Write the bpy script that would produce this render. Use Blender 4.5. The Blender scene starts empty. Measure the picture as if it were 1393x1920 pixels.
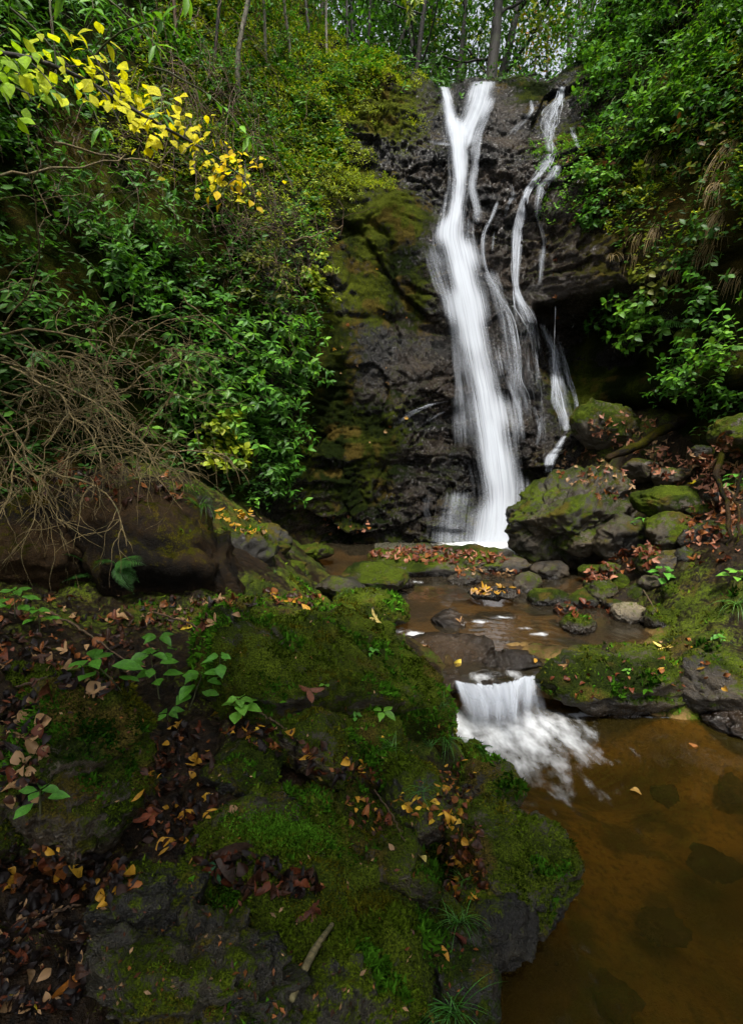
import bpy, math, random
import numpy as np
from mathutils import Vector, Matrix, Quaternion
from mathutils.bvhtree import BVHTree

random.seed(11)
rng = np.random.default_rng(11)
SC = bpy.context.scene
COL = SC.collection

# ------------------------------------------------------------------ camera, sky, sun, exposure
CAM_Z = 1.8
PITCH = math.atan(110 / 1066.667)          # slightly down
cam_d = bpy.data.cameras.new('camera')
cam = bpy.data.objects.new('camera', cam_d)
COL.objects.link(cam)
cam.location = (0, 0, CAM_Z)
cam.rotation_euler = (math.pi / 2 - PITCH, 0, 0)
cam_d.sensor_fit = 'VERTICAL'
cam_d.sensor_height = 36
cam_d.sensor_width = 36
cam_d.lens = 20
cam_d.clip_start = 0.05
cam_d.clip_end = 500
SC.camera = cam

SUN_EL, SUN_AZ = math.radians(64), math.radians(172)   # azimuth of the sun, clockwise from +y (down the valley)
world = bpy.data.worlds.new('World')
SC.world = world
world.use_nodes = True
wn = world.node_tree.nodes
wl = world.node_tree.links
sky = wn.new('ShaderNodeTexSky')
sky.sky_type = 'NISHITA'
sky.sun_disc = False
sky.sun_elevation = SUN_EL
sky.sun_rotation = SUN_AZ
sky.altitude = 300
sky.air_density = 1.0
sky.dust_density = 4.0
sky.ozone_density = 1.0
bg = wn['Background']
hsv = wn.new('ShaderNodeHueSaturation')      # thin overcast: the sky paler than clear blue
hsv.inputs['Saturation'].default_value = 0.30
wl.new(sky.outputs[0], hsv.inputs['Color'])
wl.new(hsv.outputs[0], bg.inputs[0])
bg.inputs[1].default_value = 0.14

sun_d = bpy.data.lights.new('sun', 'SUN')
sun_d.energy = 3.0
sun_d.angle = math.radians(9)
sun_d.color = (1.0, 0.96, 0.88)
sun = bpy.data.objects.new('sun', sun_d)
COL.objects.link(sun)
sdir = Vector((math.sin(SUN_AZ) * math.cos(SUN_EL), math.cos(SUN_AZ) * math.cos(SUN_EL), math.sin(SUN_EL)))
sun.rotation_euler = sdir.to_track_quat('Z', 'Y').to_euler()
sun.location = (3, -4, 14)

SC.view_settings.view_transform = 'Standard'
SC.view_settings.look = 'None'
SC.view_settings.gamma = 1.0
SC.view_settings.exposure = 1.15
SC.render.engine = 'CYCLES'
SC.cycles.use_denoising = True
SC.cycles.use_adaptive_sampling = True
SC.cycles.adaptive_threshold = 0.03
SC.cycles.max_bounces = 4
SC.cycles.diffuse_bounces = 2
SC.cycles.glossy_bounces = 2
SC.cycles.transmission_bounces = 4
SC.cycles.transparent_max_bounces = 12
SC.cycles.caustics_reflective = False
SC.cycles.caustics_refractive = False

# ------------------------------------------------------------------ placing by eye: a sight line through the photograph meets real surfaces
FPX = 1066.667
CP, SP = math.cos(PITCH), math.sin(PITCH)
def ray(px, py):
    a = (px - 696.5) / FPX
    b = -(py - 960) / FPX
    return np.array([a, CP + b * SP, -SP + b * CP])
def P(px, py, d):
    return np.array([0, 0, CAM_Z]) + ray(px, py) * d
def onz(px, py, z):
    r = ray(px, py)
    return np.array([0, 0, CAM_Z]) + r * ((z - CAM_Z) / r[2])

# ------------------------------------------------------------------ noise in numpy
def _hash(ix, iy, iz, seed):
    h = (ix.astype(np.int64) * 374761393 + iy.astype(np.int64) * 668265263 + iz.astype(np.int64) * 1274126177 + seed * 974634541) & 0xFFFFFFFF
    h = ((h ^ (h >> 13)) * 1274126177) & 0xFFFFFFFF
    h = ((h ^ (h >> 16)) * 2246822519) & 0xFFFFFFFF
    return ((h ^ (h >> 15)) & 0xFFFFFF) / float(0x1000000)
def vnoise(p, seed=0):
    p = np.asarray(p, float)
    i = np.floor(p)
    f = p - i
    u = f * f * f * (f * (f * 6 - 15) + 10)
    i = i.astype(np.int64)
    r = 0
    for dx in (0, 1):
        wx = u[:, 0] if dx else 1 - u[:, 0]
        for dy in (0, 1):
            wy = u[:, 1] if dy else 1 - u[:, 1]
            for dz in (0, 1):
                wz = u[:, 2] if dz else 1 - u[:, 2]
                r = r + wx * wy * wz * _hash(i[:, 0] + dx, i[:, 1] + dy, i[:, 2] + dz, seed)
    return r * 2 - 1
def fbm(p, oct=4, seed=0, gain=0.5, lac=2.03):
    p = np.asarray(p, float)
    r, a, t = 0, 1.0, 0
    for o in range(oct):
        r = r + a * vnoise(p + o * 17.3, seed + o)
        t += a
        a *= gain
        p = p * lac
    return r / t
def worley(p, seed=0, flat=False):
    """F1, F2, a random number of the nearest cell and the vector from its centre"""
    i = np.floor(p).astype(np.int64)
    n = len(p)
    f1 = np.full(n, 9.0); f2 = np.full(n, 9.0); cid = np.zeros((n, 3), np.int64); vec = np.zeros((n, 3))
    for dx in (-1, 0, 1):
        for dy in ((0,) if flat else (-1, 0, 1)):
            for dz in (-1, 0, 1):
                c = i + np.array([dx, dy, dz])
                o = np.stack([_hash(c[:, 0], c[:, 1], c[:, 2], seed + k) for k in (1, 2, 3)], 1)
                if flat:
                    o[:, 1] = 0
                v = p - (c + o)
                d = np.sqrt((v * v).sum(1))
                near = d < f1
                f2 = np.where(near, f1, np.minimum(f2, d))
                f1 = np.where(near, d, f1)
                cid = np.where(near[:, None], c, cid)
                vec = np.where(near[:, None], v, vec)
    rnd = np.stack([_hash(cid[:, 0], cid[:, 1], cid[:, 2], seed + 50 + k) for k in range(3)], 1)
    return f1, f2, rnd, vec
def sstep(a, b, x):
    t = np.clip((x - a) / (b - a), 0, 1)
    return t * t * (3 - 2 * t)
def blocks(p, seed, edge=0.12, flat=False):
    """fractured rock: each cell its own height and tilt, cracks between them; about -1..1"""
    w = p + 0.35 * np.stack([vnoise(p * 1.1, seed + 7), vnoise(p * 1.1, seed + 8), vnoise(p * 1.1, seed + 9)], 1)
    if flat:
        w[:, 1] = 0
    f1, f2, r, v = worley(w, seed, flat)
    h = (r[:, 0] - 0.5) * 1.1 + ((r - 0.5) * v).sum(1) * 1.6
    crack = 1 - sstep(0, edge, f2 - f1)
    return h - crack * 0.3
class TPS:
    def __init__(s, pts, vals, lam=1e-3):
        s.p = np.asarray(pts, float); n = len(s.p)
        K = s._u(s.p, s.p) + lam * np.eye(n)
        Q = np.hstack([np.ones((n, 1)), s.p])
        A = np.zeros((n + 3, n + 3)); A[:n, :n] = K; A[:n, n:] = Q; A[n:, :n] = Q.T
        b = np.zeros(n + 3); b[:n] = vals
        s.w = np.linalg.solve(A, b)
    def _u(s, a, b):
        d2 = ((a[:, None, :] - b[None, :, :]) ** 2).sum(2)
        return 0.5 * d2 * np.log(d2 + 1e-9)
    def __call__(s, q):
        q = np.asarray(q, float).reshape(-1, 2)
        out = np.empty(len(q))
        for k in range(0, len(q), 20000):
            c = q[k:k + 20000]
            out[k:k + 20000] = s._u(c, s.p) @ s.w[:-3] + s.w[-3] + c @ s.w[-2:]
        return out

# ------------------------------------------------------------------ meshes and objects
def mesh(name, V, F, mats=(), smooth=True, attrs=None):
    """F: an (n,3) or (n,4) array, or a list of such arrays"""
    me = bpy.data.meshes.new(name)
    V = np.ascontiguousarray(V, np.float32)
    Fs = F if isinstance(F, list) else [F]
    Fs = [np.asarray(f, np.int32) for f in Fs if len(f)]
    me.vertices.add(len(V)); me.vertices.foreach_set('co', V.ravel())
    loops = np.concatenate([f.ravel() for f in Fs])
    tot = np.concatenate([np.full(len(f), f.shape[1], np.int32) for f in Fs])
    start = np.concatenate([[0], np.cumsum(tot)[:-1]]).astype(np.int32)
    me.loops.add(len(loops)); me.loops.foreach_set('vertex_index', loops)
    me.polygons.add(len(tot)); me.polygons.foreach_set('loop_start', start)
    try:
        me.polygons.foreach_set('loop_total', tot)
    except Exception:
        pass
    me.update(calc_edges=True)
    if smooth:
        me.polygons.foreach_set('use_smooth', np.ones(len(tot), bool))
    for k, a in (attrs or {}).items():
        a = np.asarray(a, np.float32)
        if a.ndim == 1:
            at = me.attributes.new(k, 'FLOAT', 'POINT'); at.data.foreach_set('value', a)
        else:
            if a.shape[1] == 3:
                a = np.hstack([a, np.ones((len(a), 1), np.float32)])
            at = me.attributes.new(k, 'FLOAT_COLOR', 'POINT'); at.data.foreach_set('color', np.ascontiguousarray(a).ravel())
    for m in mats if isinstance(mats, (list, tuple)) else [mats]:
        me.materials.append(m)
    return me
def link(name, data, parent=None, loc=None, kind=None):
    o = bpy.data.objects.new(name, data)
    COL.objects.link(o)
    if parent is not None:
        o.parent = parent
    if loc is not None:
        o.location = loc
    if kind:
        o['kind'] = kind
    return o
def tag(o, label, cat, group=None):
    o['label'] = label
    o['category'] = cat
    if group:
        o['group'] = group
    return o
def thing(name, label, cat, loc, group=None):
    return tag(link(name, None, None, Vector(loc)), label, cat, group)
def gridfaces(nr, nc):
    a = np.arange(nr * nc).reshape(nr, nc)
    return np.stack([a[:-1, :-1], a[:-1, 1:], a[1:, 1:], a[1:, :-1]], 2).reshape(-1, 4)

class Bag:
    """collects pieces of one mesh"""
    def __init__(s):
        s.V, s.F, s.C, s.n = [], [], [], 0
    def add(s, V, F, col=None):
        V = np.asarray(V, float)
        s.V.append(V); s.F.append(np.asarray(F) + s.n); s.n += len(V)
        if col is not None:
            c = np.asarray(col, float)
            s.C.append(np.tile(c, (len(V), 1)) if c.ndim == 1 else c)
    def mesh(s, name, mat, origin=(0, 0, 0), smooth=True):
        V = np.vstack(s.V) - np.asarray(origin)
        by = {}
        for f in s.F:
            by.setdefault(f.shape[1], []).append(f)
        F = [np.vstack(v) for v in by.values()]
        return mesh(name, V, F, mat, smooth, {'col': np.vstack(s.C)} if s.C else None)
def tube(path, rad, sides=5):
    """tapered tube along a polyline"""
    path = np.asarray(path, float); n = len(path)
    rad = np.broadcast_to(np.asarray(rad, float), (n,))
    t = np.gradient(path, axis=0); t /= np.linalg.norm(t, axis=1, keepdims=True) + 1e-9
    ref = np.array([0.31, 0.2, 0.93]) if abs(t[:, 2]).mean() < 0.8 else np.array([0.95, 0.1, 0.3])
    a = np.cross(t, ref); a /= np.linalg.norm(a, axis=1, keepdims=True) + 1e-9
    b = np.cross(t, a)
    th = np.arange(sides) / sides * 2 * np.pi
    V = path[:, None] + rad[:, None, None] * (np.cos(th)[None, :, None] * a[:, None] + np.sin(th)[None, :, None] * b[:, None])
    V = V.reshape(-1, 3)
    i = np.arange(n - 1)[:, None] * sides; j = np.arange(sides)[None]; k = (j + 1) % sides
    F = np.stack([i + j, i + k, i + sides + k, i + sides + j], 2).reshape(-1, 4)
    return V, F
def wander(p0, d0, length, n=8, jit=0.15, droop=0.0, r=None):
    r = r or rng
    d = np.asarray(d0, float); d = d / np.linalg.norm(d)
    pts = [np.asarray(p0, float)]
    for k in range(n):
        d = d + r.normal(0, jit, 3) + np.array([0, 0, -droop])
        d /= np.linalg.norm(d)
        pts.append(pts[-1] + d * length / n)
    return np.array(pts)
def resample(ctrl, n):
    """smooth curve through control rows (Catmull-Rom)"""
    c = np.asarray(ctrl, float); m = len(c)
    e = np.vstack([2 * c[0] - c[1], c, 2 * c[-1] - c[-2]])
    out = []
    for u in np.linspace(0, m - 1 - 1e-6, n):
        k = int(u); t = u - k
        p0, p1, p2, p3 = e[k], e[k + 1], e[k + 2], e[k + 3]
        out.append(0.5 * (2 * p1 + (p2 - p0) * t + (2 * p0 - 5 * p1 + 4 * p2 - p3) * t * t + (3 * p1 - p0 - 3 * p2 + p3) * t ** 3))
    return np.array(out)

# ------------------------------------------------------------------ materials
class NT:
    def __init__(s, name):
        s.m = bpy.data.materials.new(name); s.m.use_nodes = True
        s.t = s.m.node_tree; s.t.nodes.clear()
        s.out = s.t.nodes.new('ShaderNodeOutputMaterial')
    def n(s, kind, **kw):
        nd = s.t.nodes.new('ShaderNode' + kind)
        ins = kw.pop('i', {})
        for k, v in kw.items():
            setattr(nd, k, v)
        for k, v in ins.items():
            s.put(nd, k, v)
        return nd
    def put(s, nd, k, v):
        sock = nd.inputs[k]
        if isinstance(v, bpy.types.NodeSocket):
            s.t.links.new(v, sock)
        elif isinstance(v, bpy.types.Node):
            s.t.links.new(v.outputs[0], sock)
        else:
            sock.default_value = v if not isinstance(v, tuple) or len(v) != 3 or sock.type != 'RGBA' else (*v, 1)
    def math(s, op, a, b=0.0, c=0.0, clamp=False):
        nd = s.n('Math', operation=op, use_clamp=clamp)
        s.put(nd, 0, a); s.put(nd, 1, b); s.put(nd, 2, c)
        return nd.outputs[0]
    def mix(s, f, a, b, blend='MIX'):
        nd = s.n('Mix', data_type='RGBA', blend_type=blend)
        s.put(nd, 0, f); s.put(nd, 6, a); s.put(nd, 7, b)
        return nd.outputs[2]
    def ramp(s, f, lo, hi, a=0.0, b=1.0):
        nd = s.n('MapRange', interpolation_type='SMOOTHSTEP', i={0: f, 1: lo, 2: hi, 3: a, 4: b})
        return nd.outputs[0]
    def noise(s, vec, scale, detail=4.0, rough=0.55, dist=0.0):
        nd = s.n('TexNoise', i={'Vector': vec, 'Scale': scale, 'Detail': detail, 'Roughness': rough, 'Distortion': dist})
        return nd.outputs[0]
    def attr(s, name, out=2):
        return s.n('Attribute', attribute_name=name).outputs[out]
    def done(s, shader):
        s.t.links.new(shader if isinstance(shader, bpy.types.NodeSocket) else shader.outputs[0], s.out.inputs[0])
        return s.m

def rock_material(name, dark, light, moss_a=(0.010, 0.017, 0.002), moss_b=(0.050, 0.072, 0.005), rough=0.42, fine=1.0, bumpd=.045, spec=.5):
    """attributes: moss, wet, and var = (rock tone, moss tone, dead moss) drawn from slow noise"""
    t = NT(name)
    pos = t.n('NewGeometry').outputs['Position']
    var = t.n('SeparateColor', i={0: t.attr('var', 0)})
    med = t.noise(pos, 17 * fine, 4, 0.68)
    fin = t.noise(pos, 105 * fine, 2, 0.7)
    f = t.math('ADD', t.math('MULTIPLY', var.outputs[0], 0.6), t.math('MULTIPLY', med, 0.5))
    col = t.mix(t.ramp(f, 0.34, 0.74), (*dark, 1), (*light, 1))
    col = t.mix(t.ramp(fin, 0.32, 0.68), t.mix(1.0, col, (0.45, 0.45, 0.46, 1), 'MULTIPLY'), t.mix(1.0, col, (1.35, 1.3, 1.2, 1), 'MULTIPLY'))
    brk = t.math('ADD', t.math('MULTIPLY', t.math('SUBTRACT', med, 0.5), 1.7), t.math('MULTIPLY', t.math('SUBTRACT', fin, 0.5), 1.0))
    mm = t.ramp(t.math('ADD', t.attr('moss'), brk), 0.36, 0.66)
    tone = t.math('ADD', t.math('MULTIPLY', var.outputs[1], 0.55), t.math('MULTIPLY', med, 0.6))
    mc = t.mix(t.ramp(tone, 0.30, 0.80), (*moss_a, 1), (*moss_b, 1))
    mc = t.mix(t.math('MULTIPLY', var.outputs[2], 0.75), mc, (0.060, 0.042, 0.010, 1))
    mc = t.mix(t.ramp(fin, 0.30, 0.72), t.mix(1.0, mc, (0.22, 0.26, 0.3, 1), 'MULTIPLY'), t.mix(1.0, mc, (1.75, 1.65, 1.3, 1), 'MULTIPLY'))
    full = t.mix(mm, col, mc)
    wet = t.attr('wet')
    wetd = t.mix(wet, full, t.mix(1.0, full, (0.40, 0.40, 0.43, 1), 'MULTIPLY'))
    rr = t.math('ADD', t.ramp(med, 0.3, 0.7, rough - 0.16, rough + 0.2), t.math('MULTIPLY', wet, -0.24))
    rr = t.math('MAXIMUM', t.math('ADD', t.math('MULTIPLY', rr, t.math('SUBTRACT', 1.0, mm)), t.math('MULTIPLY', mm, 0.9)), 0.13)
    hh = t.math('ADD', t.math('MULTIPLY', med, 0.75), t.math('MULTIPLY', fin, 0.34))
    bump = t.n('Bump', i={'Strength': 0.9, 'Distance': bumpd / fine, 'Height': hh})
    b = t.n('BsdfPrincipled', i={'Base Color': wetd, 'Roughness': rr, 'Normal': bump.outputs[0], 'Specular IOR Level': t.math('MULTIPLY', spec, t.math('SUBTRACT', 1.0, t.math('MULTIPLY', mm, 0.85)))})
    return t.done(b)
def slow(V, seed, s=1.0):
    """slowly varying tones carried by the vertices"""
    a = .5 + .75 * fbm(V * np.array([1.9, 1.9, 4.2]) * s, 4, seed)
    b = .5 + .8 * fbm(V * 3.4 * s, 4, seed + 20)
    c = sstep(.12, .42, fbm(V * 5.5 * s, 4, seed + 40))
    return np.clip(np.stack([a, b, c], 1), 0, 1)

M = {}
M['cliff'] = rock_material('wet_cliff_rock', (0.004, 0.0036, 0.0032), (0.040, 0.028, 0.018), (0.005, 0.009, 0.001), (0.046, 0.058, 0.005), rough=0.26, fine=0.9, bumpd=.05, spec=.28)
M['rock'] = rock_material('mossy_rock', (0.010, 0.008, 0.005), (0.055, 0.040, 0.022), rough=0.46, fine=1.3)
M['brown'] = rock_material('brown_wet_rock', (0.016, 0.009, 0.003), (0.085, 0.048, 0.016), rough=0.30, fine=1.4)
M['slate'] = rock_material('grey_slate_rock', (0.008, 0.0075, 0.006), (0.050, 0.044, 0.028), rough=0.42, fine=1.6, spec=.3)
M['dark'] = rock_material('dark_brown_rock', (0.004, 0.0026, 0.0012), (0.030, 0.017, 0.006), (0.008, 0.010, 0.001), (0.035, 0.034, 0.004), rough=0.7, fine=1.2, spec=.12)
M['tan'] = rock_material('tan_river_stone', (0.07, 0.055, 0.035), (0.24, 0.20, 0.13), rough=0.5, fine=1.4)

def soil_material():
    t = NT('stream_bed_and_soil')
    pos = t.n('NewGeometry').outputs['Position']
    var = t.n('SeparateColor', i={0: t.attr('var', 0)})
    b = t.noise(pos, 26, 4, 0.68); c = t.noise(pos, 150, 2, 0.7)
    sand = t.mix(t.ramp(var.outputs[0], 0.2, 0.8), (0.048, 0.029, 0.008, 1), (0.21, 0.130, 0.042, 1))
    sand = t.mix(t.ramp(b, 0.46, 0.66, 0, 0.65), sand, (0.04, 0.021, 0.007, 1))
    sand = t.mix(t.math('MULTIPLY', var.outputs[2], .8), sand, (0.030, 0.020, 0.007, 1))
    soil = t.mix(t.ramp(b, 0.35, 0.7), (0.005, 0.0035, 0.002, 1), (0.026, 0.015, 0.007, 1))
    col = t.mix(t.attr('bed'), soil, sand)
    brk = t.math('ADD', t.math('MULTIPLY', t.math('SUBTRACT', b, 0.5), 1.7), t.math('MULTIPLY', t.math('SUBTRACT', c, 0.5), 1.0))
    mm = t.ramp(t.math('ADD', t.attr('moss'), brk), 0.36, 0.66)
    tone = t.math('ADD', t.math('MULTIPLY', var.outputs[1], 0.55), t.math('MULTIPLY', b, 0.6))
    mc = t.mix(t.ramp(tone, 0.30, 0.80), (0.010, 0.017, 0.002, 1), (0.062, 0.088, 0.006, 1))
    mc = t.mix(t.math('MULTIPLY', var.outputs[2], 0.75), mc, (0.060, 0.042, 0.010, 1))
    mc = t.mix(t.ramp(c, 0.30, 0.72), t.mix(1.0, mc, (0.22, 0.26, 0.3, 1), 'MULTIPLY'), t.mix(1.0, mc, (1.75, 1.65, 1.3, 1), 'MULTIPLY'))
    col = t.mix(mm, col, mc)
    h = t.math('ADD', t.math('MULTIPLY', b, 0.7), t.math('MULTIPLY', c, 0.3))
    bump = t.n('Bump', i={'Strength': 0.85, 'Distance': 0.028, 'Height': h})
    r = t.math('ADD', 0.5, t.math('MULTIPLY', mm, 0.42))
    return t.done(t.n('BsdfPrincipled', i={'Base Color': col, 'Roughness': r, 'Normal': bump.outputs[0], 'Specular IOR Level': 0.12}))
M['soil'] = soil_material()

def leaf_material(name, src, rough=0.42, trans=0.35, veins=0.5, spots=0.0, gloss=0.5):
    """src 'obj': colour from the object itself; 'col': from the per-leaf colours of a joined mesh"""
    t = NT(name)
    tc = t.n('TexCoord')
    c = t.n('ObjectInfo').outputs['Color'] if src == 'obj' else t.attr('col', 0)
    nrm = None
    if src == 'obj':
        sep = t.n('SeparateXYZ', i={0: tc.outputs['Object']})
        ay = t.math('ABSOLUTE', sep.outputs[1])
        rib = t.ramp(ay, 0.0, 0.03, 1.0, 0.0)
        sv = t.math('SINE', t.math('ADD', t.math('MULTIPLY', sep.outputs[0], 55.0), t.math('MULTIPLY', ay, -45.0)))
        vein = t.math('MAXIMUM', rib, t.ramp(sv, 0.82, 1.0, 0.0, 0.5))
        rnd = t.n('ObjectInfo').outputs['Random']
        off = t.n('VectorMath', operation='ADD', i={0: tc.outputs['Object'], 1: t.n('CombineXYZ', i={0: t.math('MULTIPLY', rnd, 37.0), 1: rnd, 2: 0.0}).outputs[0]}).outputs[0]
        blot = t.noise(off, 5.0, 5, 0.65)
        c = t.mix(t.math('MULTIPLY', vein, 0.35 * veins), c, t.mix(1.0, c, (1.7, 1.6, 1.3, 1), 'MULTIPLY'))
        c = t.mix(t.ramp(blot, 0.35, 0.7), t.mix(1.0, c, (0.72, 0.7, 0.7, 1), 'MULTIPLY'), t.mix(1.0, c, (1.15, 1.12, 1.0, 1), 'MULTIPLY'))
        if spots:
            c = t.mix(t.ramp(t.noise(off, 16.0, 3, 0.6), 0.60, 0.68, 0.0, spots), c, (0.035, 0.015, 0.006, 1))
        nrm = t.n('Bump', i={'Strength': 0.35, 'Distance': 0.02, 'Height': t.math('ADD', vein, t.math('MULTIPLY', blot, 0.8))}).outputs[0]
    p = t.n('BsdfPrincipled', i={'Base Color': c, 'Roughness': rough, 'Specular IOR Level': gloss})
    if nrm is not None:
        t.put(p, 'Normal', nrm)
    if trans <= 0:
        return t.done(p)
    tr = t.n('BsdfTranslucent', i={0: t.mix(1.0, c, (1.15, 1.1, 0.5, 1), 'MULTIPLY')})
    mx = t.n('MixShader', i={0: trans, 1: p.outputs[0], 2: tr.outputs[0]})
    return t.done(mx)
M['leaf_obj'] = leaf_material('green_leaf', 'obj')
M['yellow'] = leaf_material('yellow_leaf', 'obj', rough=.5, trans=.5, gloss=.2)
M['leaf_mass'] = leaf_material('foliage', 'col', rough=0.5, trans=0.35, gloss=0.25)
M['dead_obj'] = leaf_material('fallen_leaf', 'obj', rough=0.38, trans=0.10, spots=0.75, gloss=.25)
M['dead_mass'] = leaf_material('leaf_litter', 'col', rough=0.42, trans=0.04, gloss=.16)
M['blade'] = leaf_material('grass_blade', 'col', rough=0.45, trans=0.25)

def bark_material(name, a, b, scale=30):
    t = NT(name)
    pos = t.n('NewGeometry').outputs['Position']
    mp = t.n('Mapping', i={'Vector': pos, 'Scale': (1, 1, 0.25)})
    n1 = t.noise(mp.outputs[0], scale, 5, 0.65); n2 = t.noise(pos, scale * 0.2, 3)
    c = t.mix(t.ramp(n1, 0.35, 0.65), (*a, 1), (*b, 1))
    c = t.mix(t.ramp(n2, 0.5, 0.7, 0, 0.5), c, (0.03, 0.045, 0.008, 1))
    bp = t.n('Bump', i={'Strength': 0.6, 'Distance': 0.01, 'Height': n1})
    return t.done(t.n('BsdfPrincipled', i={'Base Color': c, 'Roughness': 0.8, 'Normal': bp.outputs[0]}))
M['bark'] = bark_material('dark_bark', (0.006, 0.005, 0.0035), (0.020, 0.016, 0.011))
M['pale_bark'] = bark_material('pale_bark', (0.06, 0.055, 0.04), (0.20, 0.18, 0.13))
M['twig'] = bark_material('tan_twig', (0.045, 0.031, 0.010), (0.155, 0.112, 0.038), 60)
M['dry'] = bark_material('dry_brown_stem', (0.035, 0.020, 0.010), (0.11, 0.062, 0.030), 60)
M['stem'] = bark_material('green_stem', (0.03, 0.035, 0.010), (0.07, 0.07, 0.02), 60)
M['bamboo'] = bark_material('split_bamboo', (0.07, 0.06, 0.025), (0.20, 0.16, 0.07), 50)

# ================================================================== TERRAIN
def region(pts, x, y):
    """soft blobs (x, y, rx, ry) -> 0..1"""
    r = np.zeros(len(x))
    for (a, b, ra, rb) in pts:
        r = np.maximum(r, np.exp(-(((x - a) / ra) ** 2 + ((y - b) / rb) ** 2)))
    return r

# ---- ground: stream bed, left bank, right bank
gp = [(p[0], p[1], z) for (px, py, z) in [
    # lower pool bed
    (1000, 1900, -.16), (1250, 1900, -.3), (1393, 1900, -.35), (1100, 1750, -.22), (1300, 1700, -.4), (1200, 1550, -.36),
    (1060, 1520, -.25), (1393, 1520, -.32), (1340, 1420, -.12), (1150, 1420, -.3), (960, 1440, -.3), (900, 1350, -.2),
    # left waterline and bank
    (895, 1860, -.03), (905, 1700, .03), (930, 1560, .04), (880, 1450, .06), (838, 1350, .1), (815, 1290, .3),
    (700, 1230, .6), (600, 1135, .72), (500, 1135, .78), (800, 1310, .42), (550, 1300, .66), (600, 1500, .52), (600, 1700, .42),
    (720, 1900, .26), (800, 1600, .26), (760, 1450, .32), (830, 1800, .12), (450, 1900, .42), (300, 1700, .46), (0, 1900, .5), (100, 1450, .70),
    (300, 1420, .66), (100, 1200, .86), (300, 1140, .80), (20, 1080, .95), (200, 1300, .74), (420, 1250, .74), (450, 1550, .56),
    # middle reach
    (800, 1220, .1), (950, 1200, .1), (900, 1130, .06), (800, 1110, .06), (650, 1090, .1), (1000, 1160, .1), (1170, 1185, .08),
    (860, 1268, .12), (950, 1268, .10), (1030, 1268, .14), (640, 1160, .25), (560, 1060, .5),
    # right bank
    (1393, 1345, .02), (1150, 1310, .08), (1100, 1210, .22), (1260, 1240, .28), (1393, 1260, .28), (1250, 1170, .3), (1380, 1180, .45),
    (1130, 1130, .25), (1200, 1070, .5), (1320, 1060, .75), (1393, 1080, .75), (1080, 1080, .22), (1010, 1060, .12),
    # upper pool
    (600, 1048, .18), (700, 1032, .2), (900, 1026, .12), (860, 1060, .22)] for p in [onz(px, py, z)]]
gp += [tuple(P(px, py, d)) for (px, py, d) in [
    (1200, 960, 7.6), (1300, 900, 7.2), (1393, 960, 6.0), (1150, 900, 8.6), (1250, 830, 8.2), (1393, 830, 6.6), (1120, 820, 9.3),
    (480, 985, 6.4), (530, 1000, 7.6), (400, 960, 5.4), (550, 985, 9.0)]]
gp += [(-1.2, .6, .55), (0.0, .6, .3), (.35, .9, -.05), (1.6, .6, -.3), (3.2, 1.2, -.2), (4.2, 2.2, .3), (4.6, 3.6, .6), (5.4, 5.5, 1.7), (6.5, 7, 3.0),
       (-2.4, .8, 1.0), (-3.0, 2.2, 1.4), (-3.4, 3.6, 1.8), (0.2, 9.8, .1), (2.4, 9.8, .15), (-1.2, 9.8, .6), (4.6, 9.6, 2.6), (-3.4, 5.2, 2.0), (-2.6, 7.5, 1.8)]
gp = np.array(gp)
GT = TPS(gp[:, :2], gp[:, 2], 2e-3)
def ground_h(x, y):
    # hollows between the boulders of the near bank
    return GT(np.stack([x, y], 1)) - .125 * sstep(.62, .25, x) * sstep(3.9, 3.3, y) * sstep(-2.2, -1.2, x)
NR, NC = 430, 430
yy = 0.45 * (10.2 / 0.45) ** (np.linspace(0, 1, NR))
tt = np.linspace(-1, 1, NC)
Y = np.repeat(yy[:, None], NC, 1)
X = tt[None] * (Y * 0.78 + 1.2)
gx, gy = X.ravel(), Y.ravel()
gz = ground_h(gx, gy)
q = np.stack([gx, gy, gz], 1)
inwater = sstep(0.05, -0.08, gz - np.where(gy > 4.1, 0.2, 0.0))
rough = 1 - 0.75 * inwater
gz = gz + rough * (0.07 * fbm(q * 2.2, 4, 3) + 0.055 * blocks(q * 2.4, 21, .08, False) + .022 * blocks(q * 6.5, 22, .1) - .03 * np.abs(fbm(q * 3.1, 3, 23))  + 0.012 * fbm(q * 16, 3, 5)) + inwater * 0.05 * fbm(q * np.array([1.6, 1.0, 1]), 4, 31)
nmoss = fbm(q * 1.7, 4, 41)
gmoss = np.clip(0.52 + 0.9 * nmoss + .5 * fbm(q * 7, 3, 43) - 1.2 * inwater, 0, 1)
# litter hollows on the left bank stay bare soil; right talus is mostly bare
lit = [tuple(onz(px, py, z)[:2]) + (ra, rb) for (px, py, z, ra, rb) in [
    (120, 1650, .5, .30, .18), (330, 1560, .55, .22, .25), (60, 1800, .5, .25, .2), (330, 1440, .66, .25, .2), (150, 1230, .85, .7, .45), (470, 1650, .5, .25, .1),
    (280, 1180, .8, .6, .3), (40, 1400, .72, .2, .3), (500, 1400, .62, .3, .08), (860, 1660, .15, .07, .3)]]
gmoss *= 1 - 0.95 * region(lit, gx, gy)
gmoss *= 1 - 0.6 * region([(3.2, 6.2, 1.6, 1.6), (4.3, 7.5, 2, 2), (-2.6, 4.6, 1.2, 1.2)], gx, gy)
gbed = np.clip(sstep(0.12, -0.02, gz - np.where(gy > 4.1, 0.2, 0.0)), 0, 1)
GV = np.stack([gx, gy, gz], 1); GF = gridfaces(NR, NC)
ground = link('ground', mesh('ground', GV, GF, M['soil'], True, {'moss': gmoss, 'bed': gbed, 'var': slow(GV, 300)}), kind='structure')
SURF = [(GV, GF, gmoss)]

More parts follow.
